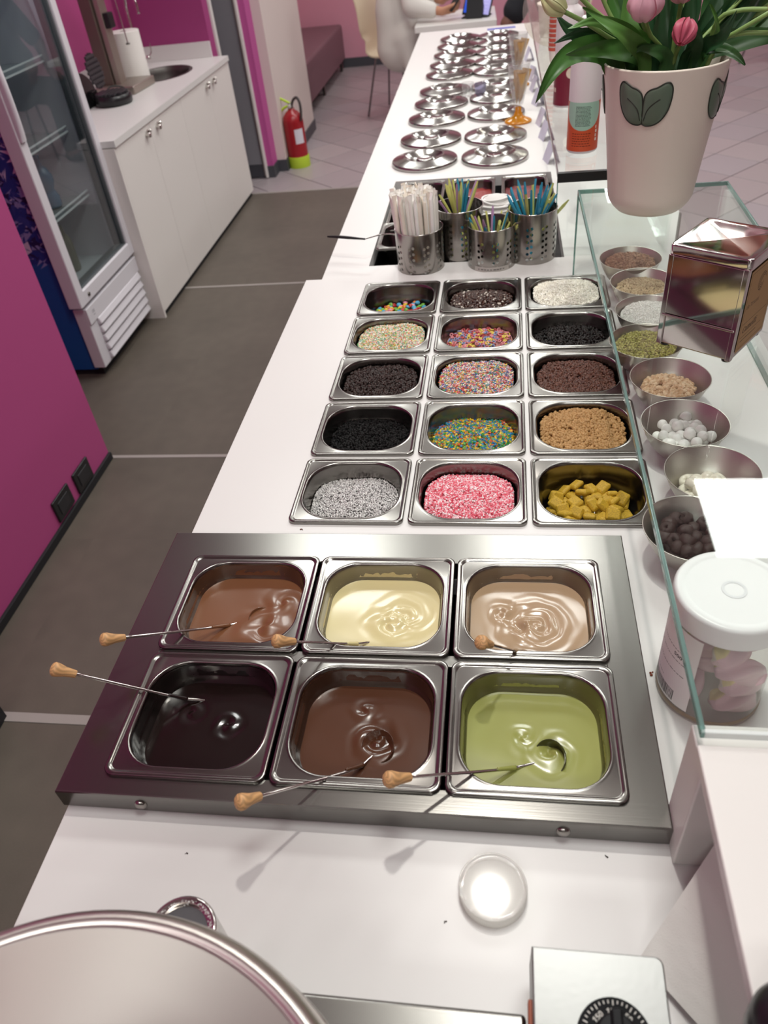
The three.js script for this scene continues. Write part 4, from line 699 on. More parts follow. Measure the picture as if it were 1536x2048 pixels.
// ---------------------------------------------------------------- rows of round lids
{
  const prof = [[0, .0135], [.012, .0138], [.0195, .015], [.024, .0145], [.0265, .0125], [.0272, .0075], [.0285, .006], [.038, .0078], [.05, .0138], [.059, .0196], [.0625, .0222], [.0645, .0222], [.067, .0206], [.085, .0168], [.0985, .013], [.102, .0125], [.1035, .011], [.1035, .0085], [.1045, .0075], [.1045, .0015], [.1035, 0], [.101, .0015]];
  const lidMat = M(0xa5a29e, .17, 1);
  const Lz = [-2.0, -2.235, -2.50, -2.725, -2.93, -3.23, -3.43, -3.655, -3.865, -4.07], Rz = [-1.995, -2.225, -2.515, -2.755, -2.94, -3.225, -3.43, -3.65, -3.86, -4.06];
  const ord = ['nearest', 'second', 'third', 'fourth', 'fifth', 'sixth', 'seventh', 'eighth', 'ninth', 'farthest']; let pr;
  [[Lz, -.092, -.062, 'aisle side'], [Rz, .128, .135, 'glass side']].forEach(([zs, x0, x1, side]) => zs.forEach((z, i) => {
    const lab = `polished round steel tub lid, ${ord[i]}${i && i < 9 ? ' from the cups' : ''} in the ${side} row`, p = [x0 + (x1 - x0) * i / 9, CT - .003, z];
    if (!pr) { pr = thing('tub_lid', lab, 'lid', p); mesh('plate', lathe(prof.slice(5).reverse().concat([]), 72), lidMat, pr); mesh('knob', lathe(prof.slice(0, 6), 40), lidMat, pr); }
    else copy(pr, lab, p, i * .7);
  }));
}
{ // folded flavour cards
  const m = M(0xc9c6d6, .5), s = .019, h = .052;
  const panel = sgn => { const g = box(-.0006, .0006, 0, Math.hypot(s, h), -.028, .028); return g.rotateZ(sgn * Math.atan2(s, h)).translate(-sgn * -s, 0, 0); };
  const geo = merge([panel(1), panel(-1)]);
  const cz = [-1.93, -2.17, -2.34, -2.62, -2.84, -3.02, -3.42], ord = ['nearest', 'second', 'third', 'fourth', 'fifth', 'sixth', 'farthest'];
  cz.forEach((z, i) => { const t = thing('flavour_card', `small folded grey white flavour card, ${ord[i]} in the line along the glass shelf`, 'card', [.298 - .004 * i, CT - .003, z], .25 + .12 * Math.sin(i * 3)); mesh('card_face', panel(1), m, t); mesh('card_face', panel(-1), m, t); });
}
{ // glasses with amber feet holding wafer cones
  const amber = M(0xeaa41e, .12, 0, { transmission: .45, thickness: 0, ior: 1.5 });
  const clear = M(0xf7f7f7, .03, 0, { transmission: .93, thickness: 0, ior: 1.5 });
  const waf = M(0xd0a468, .7, 0, { bumpMap: dataTex(64, 64, (u, v, x, y) => { const q = (x + y) % 16 < 3 || (x - y + 64) % 16 < 3 ? .9 : .2; return [q, q, q]; }, false, 4, 3), bumpScale: .0012 });
  let pr; [[.207, -2.40, 'sundae glass with amber foot holding wafer cones beside the nearer lids'], [.214, -2.95, 'second sundae glass with amber stem and wafer cones farther along']].forEach(([x, z, lab], i) => {
    if (!pr) { pr = thing('sundae_glass', lab, 'sundae glass', [x, CT - .003, z]);
      mesh('foot', lathe([[0, .003], [.034, .001], [.047, .001], [.0475, .005], [.042, .009], [.028, .014], [.017, .022], [.011, .034], [.0105, .048], [0, .05]], 40), amber, pr);
      mesh('glass_bowl', lathe([[.003, .047], [.012, .05], [.017, .058], [.022, .08], [.028, .11], [.033, .14], [.0365, .168], [.038, .182], [.0368, .183], [.0352, .168], [.0315, .14], [.0265, .11], [.0205, .08], [.0155, .06], [.003, .052]], 40), clear, pr);
    } else copy(pr, lab, [x, CT - .003, z]);
    const cone = lathe([[.001, 0], [.006, .03], [.012, .07], [.0165, .1], [.015, .1], [.0105, .07], [.0015, .004]], 20);
    [[-.006, 0, .0, .06, -.04], [.008, .004, -.006, -.12, -.2], [.003, .0, .008, .15, -.05]].forEach(([dx, dy, dz, ax, az]) => { const c = single('wafer_cone', cone, waf, i ? 'wafer cone in the farther sundae glass' : 'wafer cone in the nearer sundae glass', 'wafer cone', [x + dx, CT + .056 + dy, z + dz], 0, i ? 'cones in the farther glass' : 'cones in the nearer glass'); c.rotation.set(ax, 0, az); });
  });
  const cg = lathe([[0, .002], [.016, .002], [.02, .006], [.024, .05], [.0235, .05], [.019, .007], [0, .005]], 32);
  single('shot_glass', cg, clear, 'small clear shot glass between the two lid rows', 'glass', [.018, CT - .003, -2.83]); single('shot_glass', cg, M(0xd8d6e2, .05, 0, { transmission: .8, thickness: 0 }), 'faceted pale glass cup beside the shot glass', 'glass', [.068, CT - .003, -2.80]);
}
{ // things on the far glass shelf
  const G = 1.13;
  const bottle = (name, lab, x, z, lt, bodyCol) => {
    const t = thing(name, lab, 'bottle', [x, G, z], -.25);
    mesh('body', lathe([[0, .001], [.031, .001], [.034, .004], [.0345, .01], [.0345, .2], [.033, .214], [.027, .226], [.016, .234], [.015, .24]], 48), M(bodyCol, .35), t);
    mesh('label', gridGeo(2, 48, (i, j) => { const a = j / 48 * 2 * Math.PI; return [.0348 * Math.sin(a), .007 + .101 * i, .0348 * Math.cos(a)]; }, false), M(0xffffff, .4, 0, { map: lt }), t);
    mesh('cap', lathe([[.0165, .234], [.0175, .238], [.0175, .262], [.015, .266], [0, .266]], 32), M(0xeceae8, .35), t);
  };
  const lt = canvasTex(1024, 512, (x, w, h) => {
    x.fillStyle = '#d2562f'; x.fillRect(0, 0, w, h); x.fillStyle = '#a9d0bd'; for (const c of [0, 512, 1024]) { x.beginPath(); x.arc(c + 20, 90, 200, 0, 7); x.fill(); x.fillRect(c - 130, 0, 300, 60); }
    const r = rng(3); x.fillStyle = '#37423c'; for (const c of [-60, 452, 964]) for (let y = 40; y < 240; y += 14) for (let q = 0; q < 150;) { const l = 4 + r() * 14; x.fillRect(c + q, y, l, 7); q += l + 4; }
    x.fillStyle = '#5e2413'; for (const c of [-90, 422, 934]) for (let y = 320; y < 470; y += 26) for (let q = 0; q < 190;) { const l = 8 + r() * 20; x.fillRect(c + q, y, l, 8); q += l + 8; }
    x.fillStyle = '#f1e6dc'; for (const c of [170, 690]) { for (let k = 0; k < 4; k++) x.fillRect(c, 250 + k * 44, 16 + 10 * (k % 2), 30); }
  });
  bottle('topping_bottle', 'white bottle with orange and mint printed label standing on the glass shelf', .331, -1.372, lt, 0xe9e2e4);
  const lm = canvasTex(512, 256, (x, w, h) => { x.fillStyle = '#7e2438'; x.fillRect(0, 0, w, h); x.fillStyle = '#e8d9c4'; for (const c of [40, 296]) { x.beginPath(); x.arc(c, 60, 34, 0, 7); x.fill(); } for (const c of [90, 346]) for (let k = 0; k < 5; k++) x.fillRect(c + k * 22, 150, 14, 26); });
  bottle('topping_bottle', 'white bottle with a dark red label behind the orange labelled bottle', .322, -1.79, lm, 0xe6dfe0);
  // stacked striped cups
  const band = M(0xc4513f, .5), paper = M(0xe9dfd6, .6); let pr;
  for (let i = 0; i < 12; i++) { const p = [.322, G + i * .013, -2.36], lab = 'little striped paper cup in the tall nested stack on the glass shelf'; if (!pr) { pr = thing('paper_cup', lab, 'paper cup', p, 0, 'nested striped paper cups'); mesh('wall', lathe([[0, .001], [.0165, .001], [.0222, .045], [.0235, .046], [.0232, .0475]], 32), paper, pr); mesh('stripe', lathe([[.0212, .0345], [.0224, .0445], [.0226, .0445], [.0214, .0345]], 32), band, pr); } else copy(pr, lab, p, 0, 'nested striped paper cups'); }
  single('clear_dome', (() => lathe([[0, .045], [.04, .042], [.075, .03], [.095, .012], [.1, 0], [.112, 0], [.114, .003], [.1, .004], [.092, .016], [.072, .034], [.04, .046], [0, .049]], 56).rotateX(Math.PI / 2))(), M(0xf6f3ee, .06, 0, { transmission: .88, thickness: 0, ior: 1.5 }), 'clear plastic dome lid standing on edge by the cup stack', 'dome lid', [.335, G + .112, -2.62], -.1);
  single('white_tub', lathe([[0, .001], [.06, .001], [.07, .1], [.074, .102], [.074, .108], [.06, .112], [0, .112]], 48), M(0xe8e2da, .45), 'squat white plastic tub behind the cup stack', 'tub', [.352, G, -2.82]);
  single('leaflet', box(-.075, .075, 0, .003, -.02, .02, .001), M(0x6d6fb8, .5), 'blue leaflet lying at the far end of the counter', 'leaflet', [.15, CT - .003, -4.3], .05);
}

// ---------------------------------------------------------------- staff side: switches, low cabinet, fridge, cupboards
{
  const mk = (z, y, lab) => { const t = thing('wall_socket', lab, 'wall socket', [-1.38, y, z]); mesh('plate', box(0, .009, -.043, .043, -.06, .06, .004), blackPlastic, t); mesh('insert', box(.008, .0115, -.024, .024, -.036, .036, .002), M(0x242327, .4), t); };
  mk(-1.508, .079, 'black wall socket low on the magenta wall, farther of the two'); mk(-1.345, .083, 'black wall socket low on the magenta wall, nearer of the two');
}
{
  const t = thing('base_cabinet', 'white cabinet on black plinth at the lower left edge beside the magenta wall', 'cabinet', [0, 0, 0]);
  mesh('carcass', box(-1.379, -1.205, .07, .9, -.535, .9, .002), cabinetWhite, t);
  for (const [a, b] of [[-.533, .18], [.183, .897]]) mesh('door', box(-1.205, -1.187, .075, .895, a, b, .002), cabinetWhite, t);
  mesh('plinth', box(-1.378, -1.195, 0, .07, -.53, .88), blackMatte, t); mesh('worktop', box(-1.379, -1.18, .9, .93, -.54, .9, .002), counterWhite, t);
}
{ // glass door fridge
  const t = thing('display_fridge', 'tall white glass door drinks fridge with icy blue printed side', 'fridge', [0, 0, 0]);
  const x1 = -1.70, x0 = -2.22, z1 = -2.372, z0 = -2.93, H = 1.95;
  const ice = canvasTex(512, 1536, (x, w, h) => {
    x.fillStyle = '#1d3a86'; x.fillRect(0, 0, w, h); const r = rng(12);
    x.fillStyle = '#15539a'; x.fillRect(0, 1130, w, 406);
    for (let i = 0; i < 1500; i++) { const y = r() * 1120, q = r() * w; const k = r(); x.fillStyle = k < .25 ? '#1a2152' : k < .4 ? '#34468f' : k < .7 ? '#8d8fbe' : k < .88 ? '#b3aecb' : '#d6cfe0'; x.beginPath(); const s = 12 + r() * 46; x.moveTo(q, y); for (let n = 0; n < 4; n++) x.lineTo(q + (r() - .5) * s * 2, y + (r() - .5) * s * 1.4); x.fill(); }
  });
  mesh('side_panel', (() => { const g = box(x0, x1, .03, H, z1 - .02, z1); uvMetres(g); const uv = g.attributes.uv; for (let i = 0; i < uv.count; i++) uv.setXY(i, (uv.getX(i) - x0) / (x1 - x0), (uv.getY(i) - .03) / (H - .03)); return g; })(), M(0xffffff, .4, 0, { map: ice }), t);
  mesh('farther_side_panel', box(x0, x1, .03, H, z0, z0 + .02), fridgeWhite, t);
  mesh('back_panel', box(x0, x0 + .02, .03, H, z0 + .02, z1 - .02), M(0xc6c8cc, .5), t);
  mesh('roof_panel', box(x0, x1, H - .12, H, z0, z1), fridgeWhite, t);
  mesh('compressor_deck', box(x0 + .02, x1, .31, .36, z0 + .02, z1 - .02), M(0xb5b7bb, .4), t);
  for (let i = 0; i < 22; i++) mesh('rib', box(x0 + .02, x0 + .034, .45 + i * .06, .478 + i * .06, z0 + .07, z1 - .07, .006), M(0xbcbec4, .45), t);
  for (let i = 0; i < 20; i++) mesh('shelf_clip', box(x0 + .05, x0 + .075, .46 + i * .066, .48 + i * .066, z0 + .02, z0 + .045, .004), M(0xc3c4c8, .4), t);
  for (const y of [.645, .918, 1.19, 1.46]) { const s = mesh('wire_shelf', box(x0 + .05, x1 - .05, y, y + .004, z0 + .03, z1 - .03), M(0xd5d9da, .2, 0, { transmission: .8, thickness: 0 }), t); mesh('shelf_rail', merge([box(x1 - .05, x1 - .043, y, y + .006, z0 + .03, z1 - .03), box(x1 - .05, x1 - .043, y + .022, y + .027, z0 + .03, z1 - .03)]), M(0xd9dbdd, .3), s); }
  // door
  const dx0 = -1.695, dx1 = -1.632, dz0 = -2.945, dz1 = -2.318, y0 = .352, y1 = 1.93;
  mesh('door_frame', merge([box(dx0, dx1, y0, y1, dz1 - .055, dz1, .006), box(dx0, dx1, y0, y1, dz0, dz0 + .045, .006), box(dx0, dx1, y0, y0 + .06, dz0 + .04, dz1 - .05, .006), box(dx0, dx1, y1 - .07, y1, dz0 + .04, dz1 - .05, .006)]), fridgeWhite, t);
  mesh('door_gasket', merge([box(dx0 - .004, dx1 - .012, y0 + .058, y1 - .06, dz1 - .064, dz1 - .054), box(dx0 - .004, dx1 - .012, y0 + .058, y1 - .06, dz0 + .044, dz0 + .056), box(dx0 - .004, dx1 - .012, y0 + .056, y0 + .064, dz0 + .044, dz1 - .054)]), M(0x55595c, .5), t);
  mesh('door_glass', box(dx1 - .026, dx1 - .022, y0 + .06, y1 - .06, dz0 + .05, dz1 - .058), M(0xeef2f2, .0, 0, { transmission: 1, thickness: 0, ior: 1.5 }), t);
  mesh('door_handle', (() => { const g = gridGeo(18, 16, (i, j) => { const s = i / 17, o = rr(.024, .019, .014, 3, 1)[j], k = Math.sin(Math.PI * Math.min(Math.max(s, .02), .98)) ** .35; return [dx1 + .004 + o[0] * k, 1.02 + .30 * s, dz1 - .024 + o[1]]; }); return g; })(), fridgeWhite, t);
  mesh('door_lock', lathe([[0, .006], [.008, .005], [.009, 0]], 20).rotateZ(-Math.PI / 2).translate(dx1, y0 + .03, dz1 - .09), darkSteel, t);
  // grille
  const gr = mesh('grille', merge([box(dx0 - .005, dx1 - .012, .05, .335, dz0 + .01, dz1 - .03, .004), box(dx1 - .014, dx1 - .004, .262, .335, dz0 + .01, dz1 - .03, .003)]), fridgeWhite, t);
  for (let i = 0; i < 5; i++) { const b = box(-.006, .014, -.0165, .0165, dz0 + .03, dz1 - .1, .006); b.rotateZ(.35).translate(dx1 - .01, .245 - i * .042, 0); mesh('louver', b, fridgeWhite, gr); }
  mesh('grille_print', new THREE.PlaneGeometry(.03, .05).rotateY(Math.PI / 2).translate(dx1 - .0035, .296, dz1 - .085), M(0xffffff, .4, 0, { map: canvasTex(64, 96, (x, w, h) => { x.fillStyle = '#d8d4da'; x.fillRect(0, 0, w, h); x.strokeStyle = '#8d8a92'; x.lineWidth = 5; x.strokeRect(12, 20, 18, 18); x.strokeRect(36, 20, 14, 18); x.fillStyle = '#8d8a92'; x.fillRect(14, 56, 38, 6); }) }), t);
  mesh('floor_base', box(x0, x1 + .02, 0, .05, z0 + .03, z1 - .01), blackMatte, t);
  const bm = M(0x1d6c8c, .08, 0, { transmission: .35, thickness: 0 });
  mesh('lamp_tube', box(x1 - .09, x1 - .075, H - .15, H - .13, z0 + .08, z1 - .08, .004), M(0xffffff, .5, 0, { emissive: 0xf4fbff, emissiveIntensity: 2 }), t);
  const fl = new THREE.RectAreaLight(0xf0f8ff, 24, .4, .02); fl.position.set(x1 - .0825, H - .155, (z0 + z1) / 2); fl.rotation.set(-Math.PI / 2, 0, Math.PI / 2); fl.name = 'fridge_lamp'; scene.add(fl);
  single('blue_bottle', lathe([[0, .001], [.036, .002], [.042, .012], [.042, .05], [.034, .066], [.03, .078], [.036, .094], [.042, .115], [.04, .14], [.028, .165], [.014, .18], [.0135, .205], [.015, .207], [.015, .222], [0, .223]], 36), bm, 'bulging translucent blue bottle on the middle fridge shelf', 'bottle', [-1.845, .649, -2.74]);
  single('clear_bottle', lathe([[0, .001], [.03, .002], [.034, .01], [.034, .13], [.03, .15], [.015, .18], [.014, .21], [.0, .212]], 32), M(0xa9a79a, .08, 0, { transmission: .6, thickness: 0 }), 'clear glass bottle on the fridge floor', 'bottle', [-1.85, .361, -2.73]);
}
{ // cupboards with worktop
  const t = thing('cupboard_run', 'off white four door base cupboard with chrome double knobs', 'cupboard', [0, 0, 0]);
  const X = -1.575, zs = [-2.955, -3.385, -3.872, -4.373, -4.84];
  mesh('carcass', merge([box(-2.23, X - .018, .045, .07, -4.838, -2.955), box(-2.235, -2.22, .045, .828, -4.838, -2.955), box(-2.22, X - .018, .045, .828, -4.838, -4.82), box(-2.22, X - .018, .07, .828, -3.88, -3.864)]), cabinetWhite, t);
  mesh('plinth', box(-2.2, X - .012, 0, .045, -4.82, -2.95), blackMatte, t);
  for (let i = 0; i < 4; i++) {
    const d = mesh('door', box(X - .018, X, .03, .826, zs[i + 1] + .0015, zs[i] - .0015, .0015), cabinetWhite, t);
    const kz = i % 2 ? zs[i] - .075 : zs[i + 1] + .075 - (i ? .02 : 0);
    mesh('knob', merge([lathe([[.006, 0], [.006, .012], [.011, .016], [.013, .022], [.010, .028], [0, .029]], 20).rotateZ(-Math.PI / 2).translate(X, .786, kz), lathe([[.005, 0], [.005, .012], [.010, .02], [0, .026]], 18).rotateZ(-Math.PI / 2).translate(X, .8, kz - .028), box(X + .008, X + .014, .78, .806, kz - .03, kz, .002)]), chrome, d);
  }
  mesh('end_panel', box(-2.23, X, .0, .826, -2.955, -2.938), cabinetWhite, t);
  const w = thing('worktop', 'pinkish white worktop with a raised back edge and sink cut out', 'worktop', [0, 0, 0]);
  const s = new THREE.Shape([[-2.238, -2.94], [-2.238, -4.84], [-1.566, -4.84], [-1.566, -2.94]].map(p => new THREE.Vector2(p[0], -p[1]))), hp = new THREE.Path(); hp.absellipse(-1.875, 4.42, .175, .23, 0, 6.2832, true); s.holes.push(hp);
  const g = new THREE.ExtrudeGeometry(s, { depth: .028, bevelEnabled: false, curveSegments: 40 }); g.rotateX(-Math.PI / 2).translate(0, .83, 0); mesh('slab', g, counterWhite, w);
  mesh('backsplash', merge([box(-2.225, -1.667, .858, .945, -4.844, -4.826), box(-2.238, -2.222, .858, .945, -4.83, -2.95)]), counterWhite, w);
  const k = thing('sink', 'oval stainless steel sink set into the worktop', 'sink', [-1.875, .858, -4.42]);
  mesh('basin', lathe([[0, -.15], [.03, -.15], [.13, -.145], [.16, -.125], [.168, -.03], [.173, -.002], [.178, .0015], [.19, .0012], [.192, 0]], 64).scale(1, 1, 1.3), M(0x6f6b68, .42, 1), k);
  mesh('drain', lathe([[0, -.146], [.02, -.147], [.024, -.149]], 24), chrome, k);
  const f = thing('faucet', 'chrome kitchen faucet with a tall curved spout and side lever', 'faucet', [-2.09, .858, -4.69]);
  mesh('base', lathe([[0, 0], [.027, 0], [.027, .006], [.022, .014], [.02, .07], [0, .07]], 28), chrome, f);
  mesh('spout', sweep([[0, .06, 0], [0, .2, 0], [.0, .33, .0], [.03, .40, .03], [.075, .41, .07], [.105, .36, .095], [.11, .29, .1]], q => .0125 - .002 * q, 12, 50), chrome, f);
  mesh('lever', merge([sweep([[.02, .045, 0], [.07, .05, 0]], .013, 12), sweep([[.06, .05, 0], [.085, .075, .0], [.09, .125, .0]], q => .006 - .003 * q, 8)]), chrome, f);
}
{ // on the worktop
  const W = .858, bs = M(0xa0958c, .35, .75), bs2 = M(0x6d5f58, .4, .6);
  const t = thing('drink_mixer', 'tall brushed metal drink mixer stand with square foot and thin whisk rod', 'drink mixer', [-1.93, W, -4.02], -.06);
  mesh('foot', box(-.115, .115, 0, .042, -.15, .13, .008), bs, t);
  mesh('column', box(-.105, -.035, .04, .62, -.05, .06, .006), bs2, t); mesh('column_face', box(-.033, .0, .04, .62, -.035, .04, .004), bs, t);
  mesh('switch_box', box(-.002, .03, .3, .37, -.03, .03, .005), black, t);
  mesh('motor_head', box(-.1, .13, .5, .62, -.075, .06, .02), bs, t);
  mesh('whisk_rod', sweep([[.06, .5, -.03], [.07, .22, -.03]], .0035, 8), chrome, t); mesh('whisk_tip', lathe([[0, 0], [.01, .002], [.012, .008], [0, .012]], 16).translate(.07, .212, -.03), darkSteel, t);
  const r = thing('paper_towel_roll', 'thick white paper towel roll standing on the worktop behind the mixer', 'paper towel roll', [-1.955, W, -4.24]);
  mesh('roll', lathe([[.022, .002], [.086, 0], [.088, .004], [.088, .252], [.085, .255], [.024, .255], [.022, .252], [.022, .002]], 48), M(0xe9e4df, .85, 0, { bumpMap: speckTex, bumpScale: .0008 }), r);
  mesh('core', lathe([[.0195, .003], [.022, .003], [.022, .253], [.0195, .253], [.0195, .003]], 32), M(0x9b8d84, .8), r);
  const wf = thing('waffle_iron', 'black round waffle iron standing open with gridded plates', 'waffle iron', [-1.87, W, -3.70]);
  mesh('base', lathe([[0, 0], [.085, 0], [.098, .008], [.1, .03], [.094, .046], [.086, .05], [0, .05]], 40), blackPlastic, wf);
  const grid = []; for (let i = -3; i <= 3; i++) { const L = Math.sqrt(.082 ** 2 - (i * .022) ** 2); grid.push(box(i * .022 - .006, i * .022 + .006, .049, .06, -L, L, .002), box(-L, L, .049, .0585, i * .022 - .005, i * .022 + .005, .002)); }
  mesh('grid_plate', merge(grid), M(0x3a393d, .35, .4), wf);
  const lid = mesh('upper_plate', lathe([[0, 0], [.09, 0], [.1, .01], [.098, .032], [.08, .042], [0, .044]], 40), blackPlastic, wf); lid.position.set(-.115, .06, .02); lid.rotation.set(0, 0, 1.75);
  const gl = mesh('upper_grid', merge(grid.map(g => g.clone())), M(0x3a393d, .35, .4), wf); gl.position.set(-.1, .155, .02); gl.rotation.set(0, 0, -1.45);
  mesh('hinge', box(-.118, -.09, .02, .07, -.03, .03, .004), black, wf);
  mesh('cable', sweep([[-.08, .03, -.05], [-.05, .06, -.12], [.0, .045, -.16], [-.05, .02, -.19], [-.1, .006, -.21]], .0035, 8, 40), black, wf);
  single('white_roll', lathe([[.012, 0], [.03, 0], [.03, .24], [.012, .24], [.012, 0]], 32), M(0xd7cbd2, .8), 'slim white paper roll leaning beside the open waffle iron', 'paper roll', [-2.13, W, -3.83]);
  single('clear_bottle', lathe([[0, .001], [.03, .002], [.033, .01], [.033, .14], [.02, .17], [.012, .19], [.012, .22], [0, .221]], 28), M(0xe5c9d8, .08, 0, { transmission: .85, thickness: 0 }), 'clear bottle against the magenta alcove wall behind the mixer', 'bottle', [-2.15, W, -4.33]);
}
// ---------------------------------------------------------------- lounge side
{
  const t = thing('fire_extinguisher', 'red fire extinguisher with yellow green foot and handle beside the pillar', 'fire extinguisher', [-1.372, -.006, -5.47], -.5);
  const red = M(0x9c1a22, .25), lime = M(0xb8d437, .45);
  mesh('cylinder', lathe([[0, .012], [.072, .012], [.076, .02], [.076, .31], [.07, .345], [.045, .375], [.026, .388], [.022, .40], [0, .40]], 40), red, t);
  mesh('foot', lathe([[.07, 0], [.083, .0], [.083, .075], [.0765, .077]], 40), lime, t);
  for (const a of [-1.35, 1.15]) mesh('label', gridGeo(2, 12, (i, j) => { const b = a - .45 + .9 * j / 12; return [.0766 * Math.sin(b), .17 + .1 * i, .0766 * Math.cos(b)]; }, false), M(0xd6d3dc, .5), t);
  mesh('valve', merge([lathe([[.016, .395], [.018, .40], [.018, .43], [.012, .436], [0, .436]], 20)]), M(0x8a8680, .3, .9), t);
  mesh('handle', merge([sweep([[.0, .43, 0], [-.05, .455, .015], [-.105, .475, .025]], .0085, 8), sweep([[.0, .42, 0], [-.045, .405, .02], [-.085, .375, .03]], .0085, 8)]), lime, t);
  mesh('hose', sweep([[.01, .42, 0], [.03, .455, -.005], [.06, .47, -.01], [.082, .44, -.01], [.086, .37, -.005], [.078, .32, .0]], .0095, 10, 40), M(0x3b3534, .5), t);
  mesh('gauge', lathe([[0, .01], [.014, .009], [.015, 0]], 20).rotateX(Math.PI / 2).translate(.005, .415, .016), M(0xc9c4bd, .3), t);
}
{
  const t = thing('bench', 'long dusty mauve upholstered bench along the pink wall', 'bench', [0, 0, 0]), m = M(0x7a5a62, .55, 0, { bumpMap: speckTex, bumpScale: .0005 });
  mesh('seat', box(-2.1, -1.55, .3, .425, -8.98, -6.52, .03), m, t); mesh('front_skirt', box(-1.585, -1.552, .1, .36, -8.97, -6.52, .006), m, t);
  mesh('under_frame', box(-2.1, -1.6, .1, .3, -8.95, -6.53), M(0x5b444b, .7), t);
  for (const z of [-6.9, -7.78, -8.86]) mesh('leg', box(-1.6, -1.575, -.006, .1, z - .02, z + .02, .003), darkSteel, t);
}
function chairGeo() { // bent ply shell, seat towards +x
  const prof = [[-.24, .44], [-.215, .36], [-.195, .22], [-.185, .1], [-.165, .03], [-.12, .005], [0, .0], [.12, .004], [.19, .012], [.215, -.005]];
  const c = new THREE.CatmullRomCurve3(prof.map(p => V(p[0], p[1], 0)));
  const side = o => (i, j) => { const t = i / 30, p = c.getPointAt(t), d = c.getTangentAt(t), n = V(-d.y, d.x, 0), u = j / 12 * 2 - 1, w = .2 - .025 * Math.abs(t - .5) * 2 + (t > .3 && t < .5 ? -.03 * Math.sin((t - .3) / .2 * Math.PI) : 0); const q = p.addScaledVector(n, o + (t < .4 ? -.018 * u * u : .006 * u * u)); return [q.x, q.y, u * w]; };
  const rim = gridGeo(2, 84, (i, j) => { let a, b; if (j < 30) { a = j; b = 0; } else if (j < 42) { a = 30; b = j - 30; } else if (j < 72) { a = 72 - j; b = 12; } else { a = 0; b = 84 - j; } return side(i ? .006 : -.006)(a, b); });
  return merge([gridGeo(31, 12, side(.006), false), gridGeo(31, 12, side(-.006), false), rim]);
}
{
  const shell = chairGeo(), cream = M(0xdfd0b4, .45), legM = M(0x8a8586, .25, 1);
  const mk = (lab, x, z, turn) => {
    const t = thing('cafe_chair', lab, 'chair', [x, -.006, z], turn); mesh('shell', shell.clone().translate(0, .455, 0), cream, t);
    for (const [a, b] of [[-.15, -.15], [-.15, .15], [.15, -.15], [.15, .15]]) mesh('leg', sweep([[a * .8, .445, b * .8], [a * 1.35, .003, b * 1.36]], .0085, 10, 4), legM, t);
    mesh('under_frame', merge([box(-.13, .13, .436, .446, -.13, -.115, .003), box(-.13, .13, .436, .446, .115, .13, .003), box(-.13, -.115, .436, .446, -.13, .13, .003)]), legM, t); return t;
  };
  mk('cream plastic cafe chair with thin metal legs holding the person in white', -.75, -6.90, -.36);
  mk('cafe chair on the far right of which only thin dark legs show', 2.58, -7.62, 2.2);
  mk('cafe chair at the right end of the white table under the person in black', .56, -6.3, Math.PI);
}
{
  const t = thing('cafe_table', 'white cafe table with thick top behind the counter end', 'table', [-.19, -.006, -6.33], .03);
  mesh('top', box(-.3, .3, .715, .756, -.33, .33, .004), whitePaint, t); mesh('column', lathe([[.03, .02], [.03, .715]], 24), black, t); mesh('foot', box(-.22, .22, 0, .02, -.22, .22, .006), blackMatte, t); mesh('bracket', box(-.15, .15, .7, .715, -.15, .15), black, t);
}
{ // tablet till
  const t = thing('tablet', 'tablet with lilac screen and blue side bar leaning in a black stand on the table', 'tablet', [-.035, .75, -6.2], -.2);
  const lean = new THREE.Group(); lean.name = 'screen_unit'; t.add(lean); lean.position.set(0, .012, .02); lean.rotation.set(-.5, 0, -.14); lean.scale.setScalar(1.12);
  mesh('case', box(-.095, .095, 0, .15, -.012, 0, .004), black, lean);
  mesh('screen', new THREE.PlaneGeometry(.172, .128).translate(0, .076, .0008), M(0x0, .2, 0, { emissive: 0xffffff, emissiveIntensity: .75, emissiveMap: canvasTex(256, 192, (x, w, h) => { x.fillStyle = '#a9a2dd'; x.fillRect(0, 0, w, h); x.fillStyle = '#2f55d0'; x.fillRect(0, 0, 66, h); x.fillRect(0, 0, w, 16); x.fillStyle = '#c2bdea'; for (let k = 0; k < 5; k++) x.fillRect(84, 34 + k * 30, 150, 4); }) }), lean);
  mesh('stand', (() => { const s = new THREE.Shape([[-.11, .006], [.0, .006], [-.05, .13]].map(p => new THREE.Vector2(...p))); return new THREE.ExtrudeGeometry(s, { depth: .12, bevelEnabled: false }).translate(0, 0, -.06).rotateY(Math.PI / 2); })().translate(0, 0, -.03), blackMatte, t);
  mesh('foot', box(-.1, .1, 0, .008, -.09, .05, .003), blackMatte, t);
  const l = new THREE.PointLight(0xb0a8ff, .02, 0, 2); l.position.set(-.03, .86, -6.27); l.name = 'tablet_lamp'; scene.add(l);
}
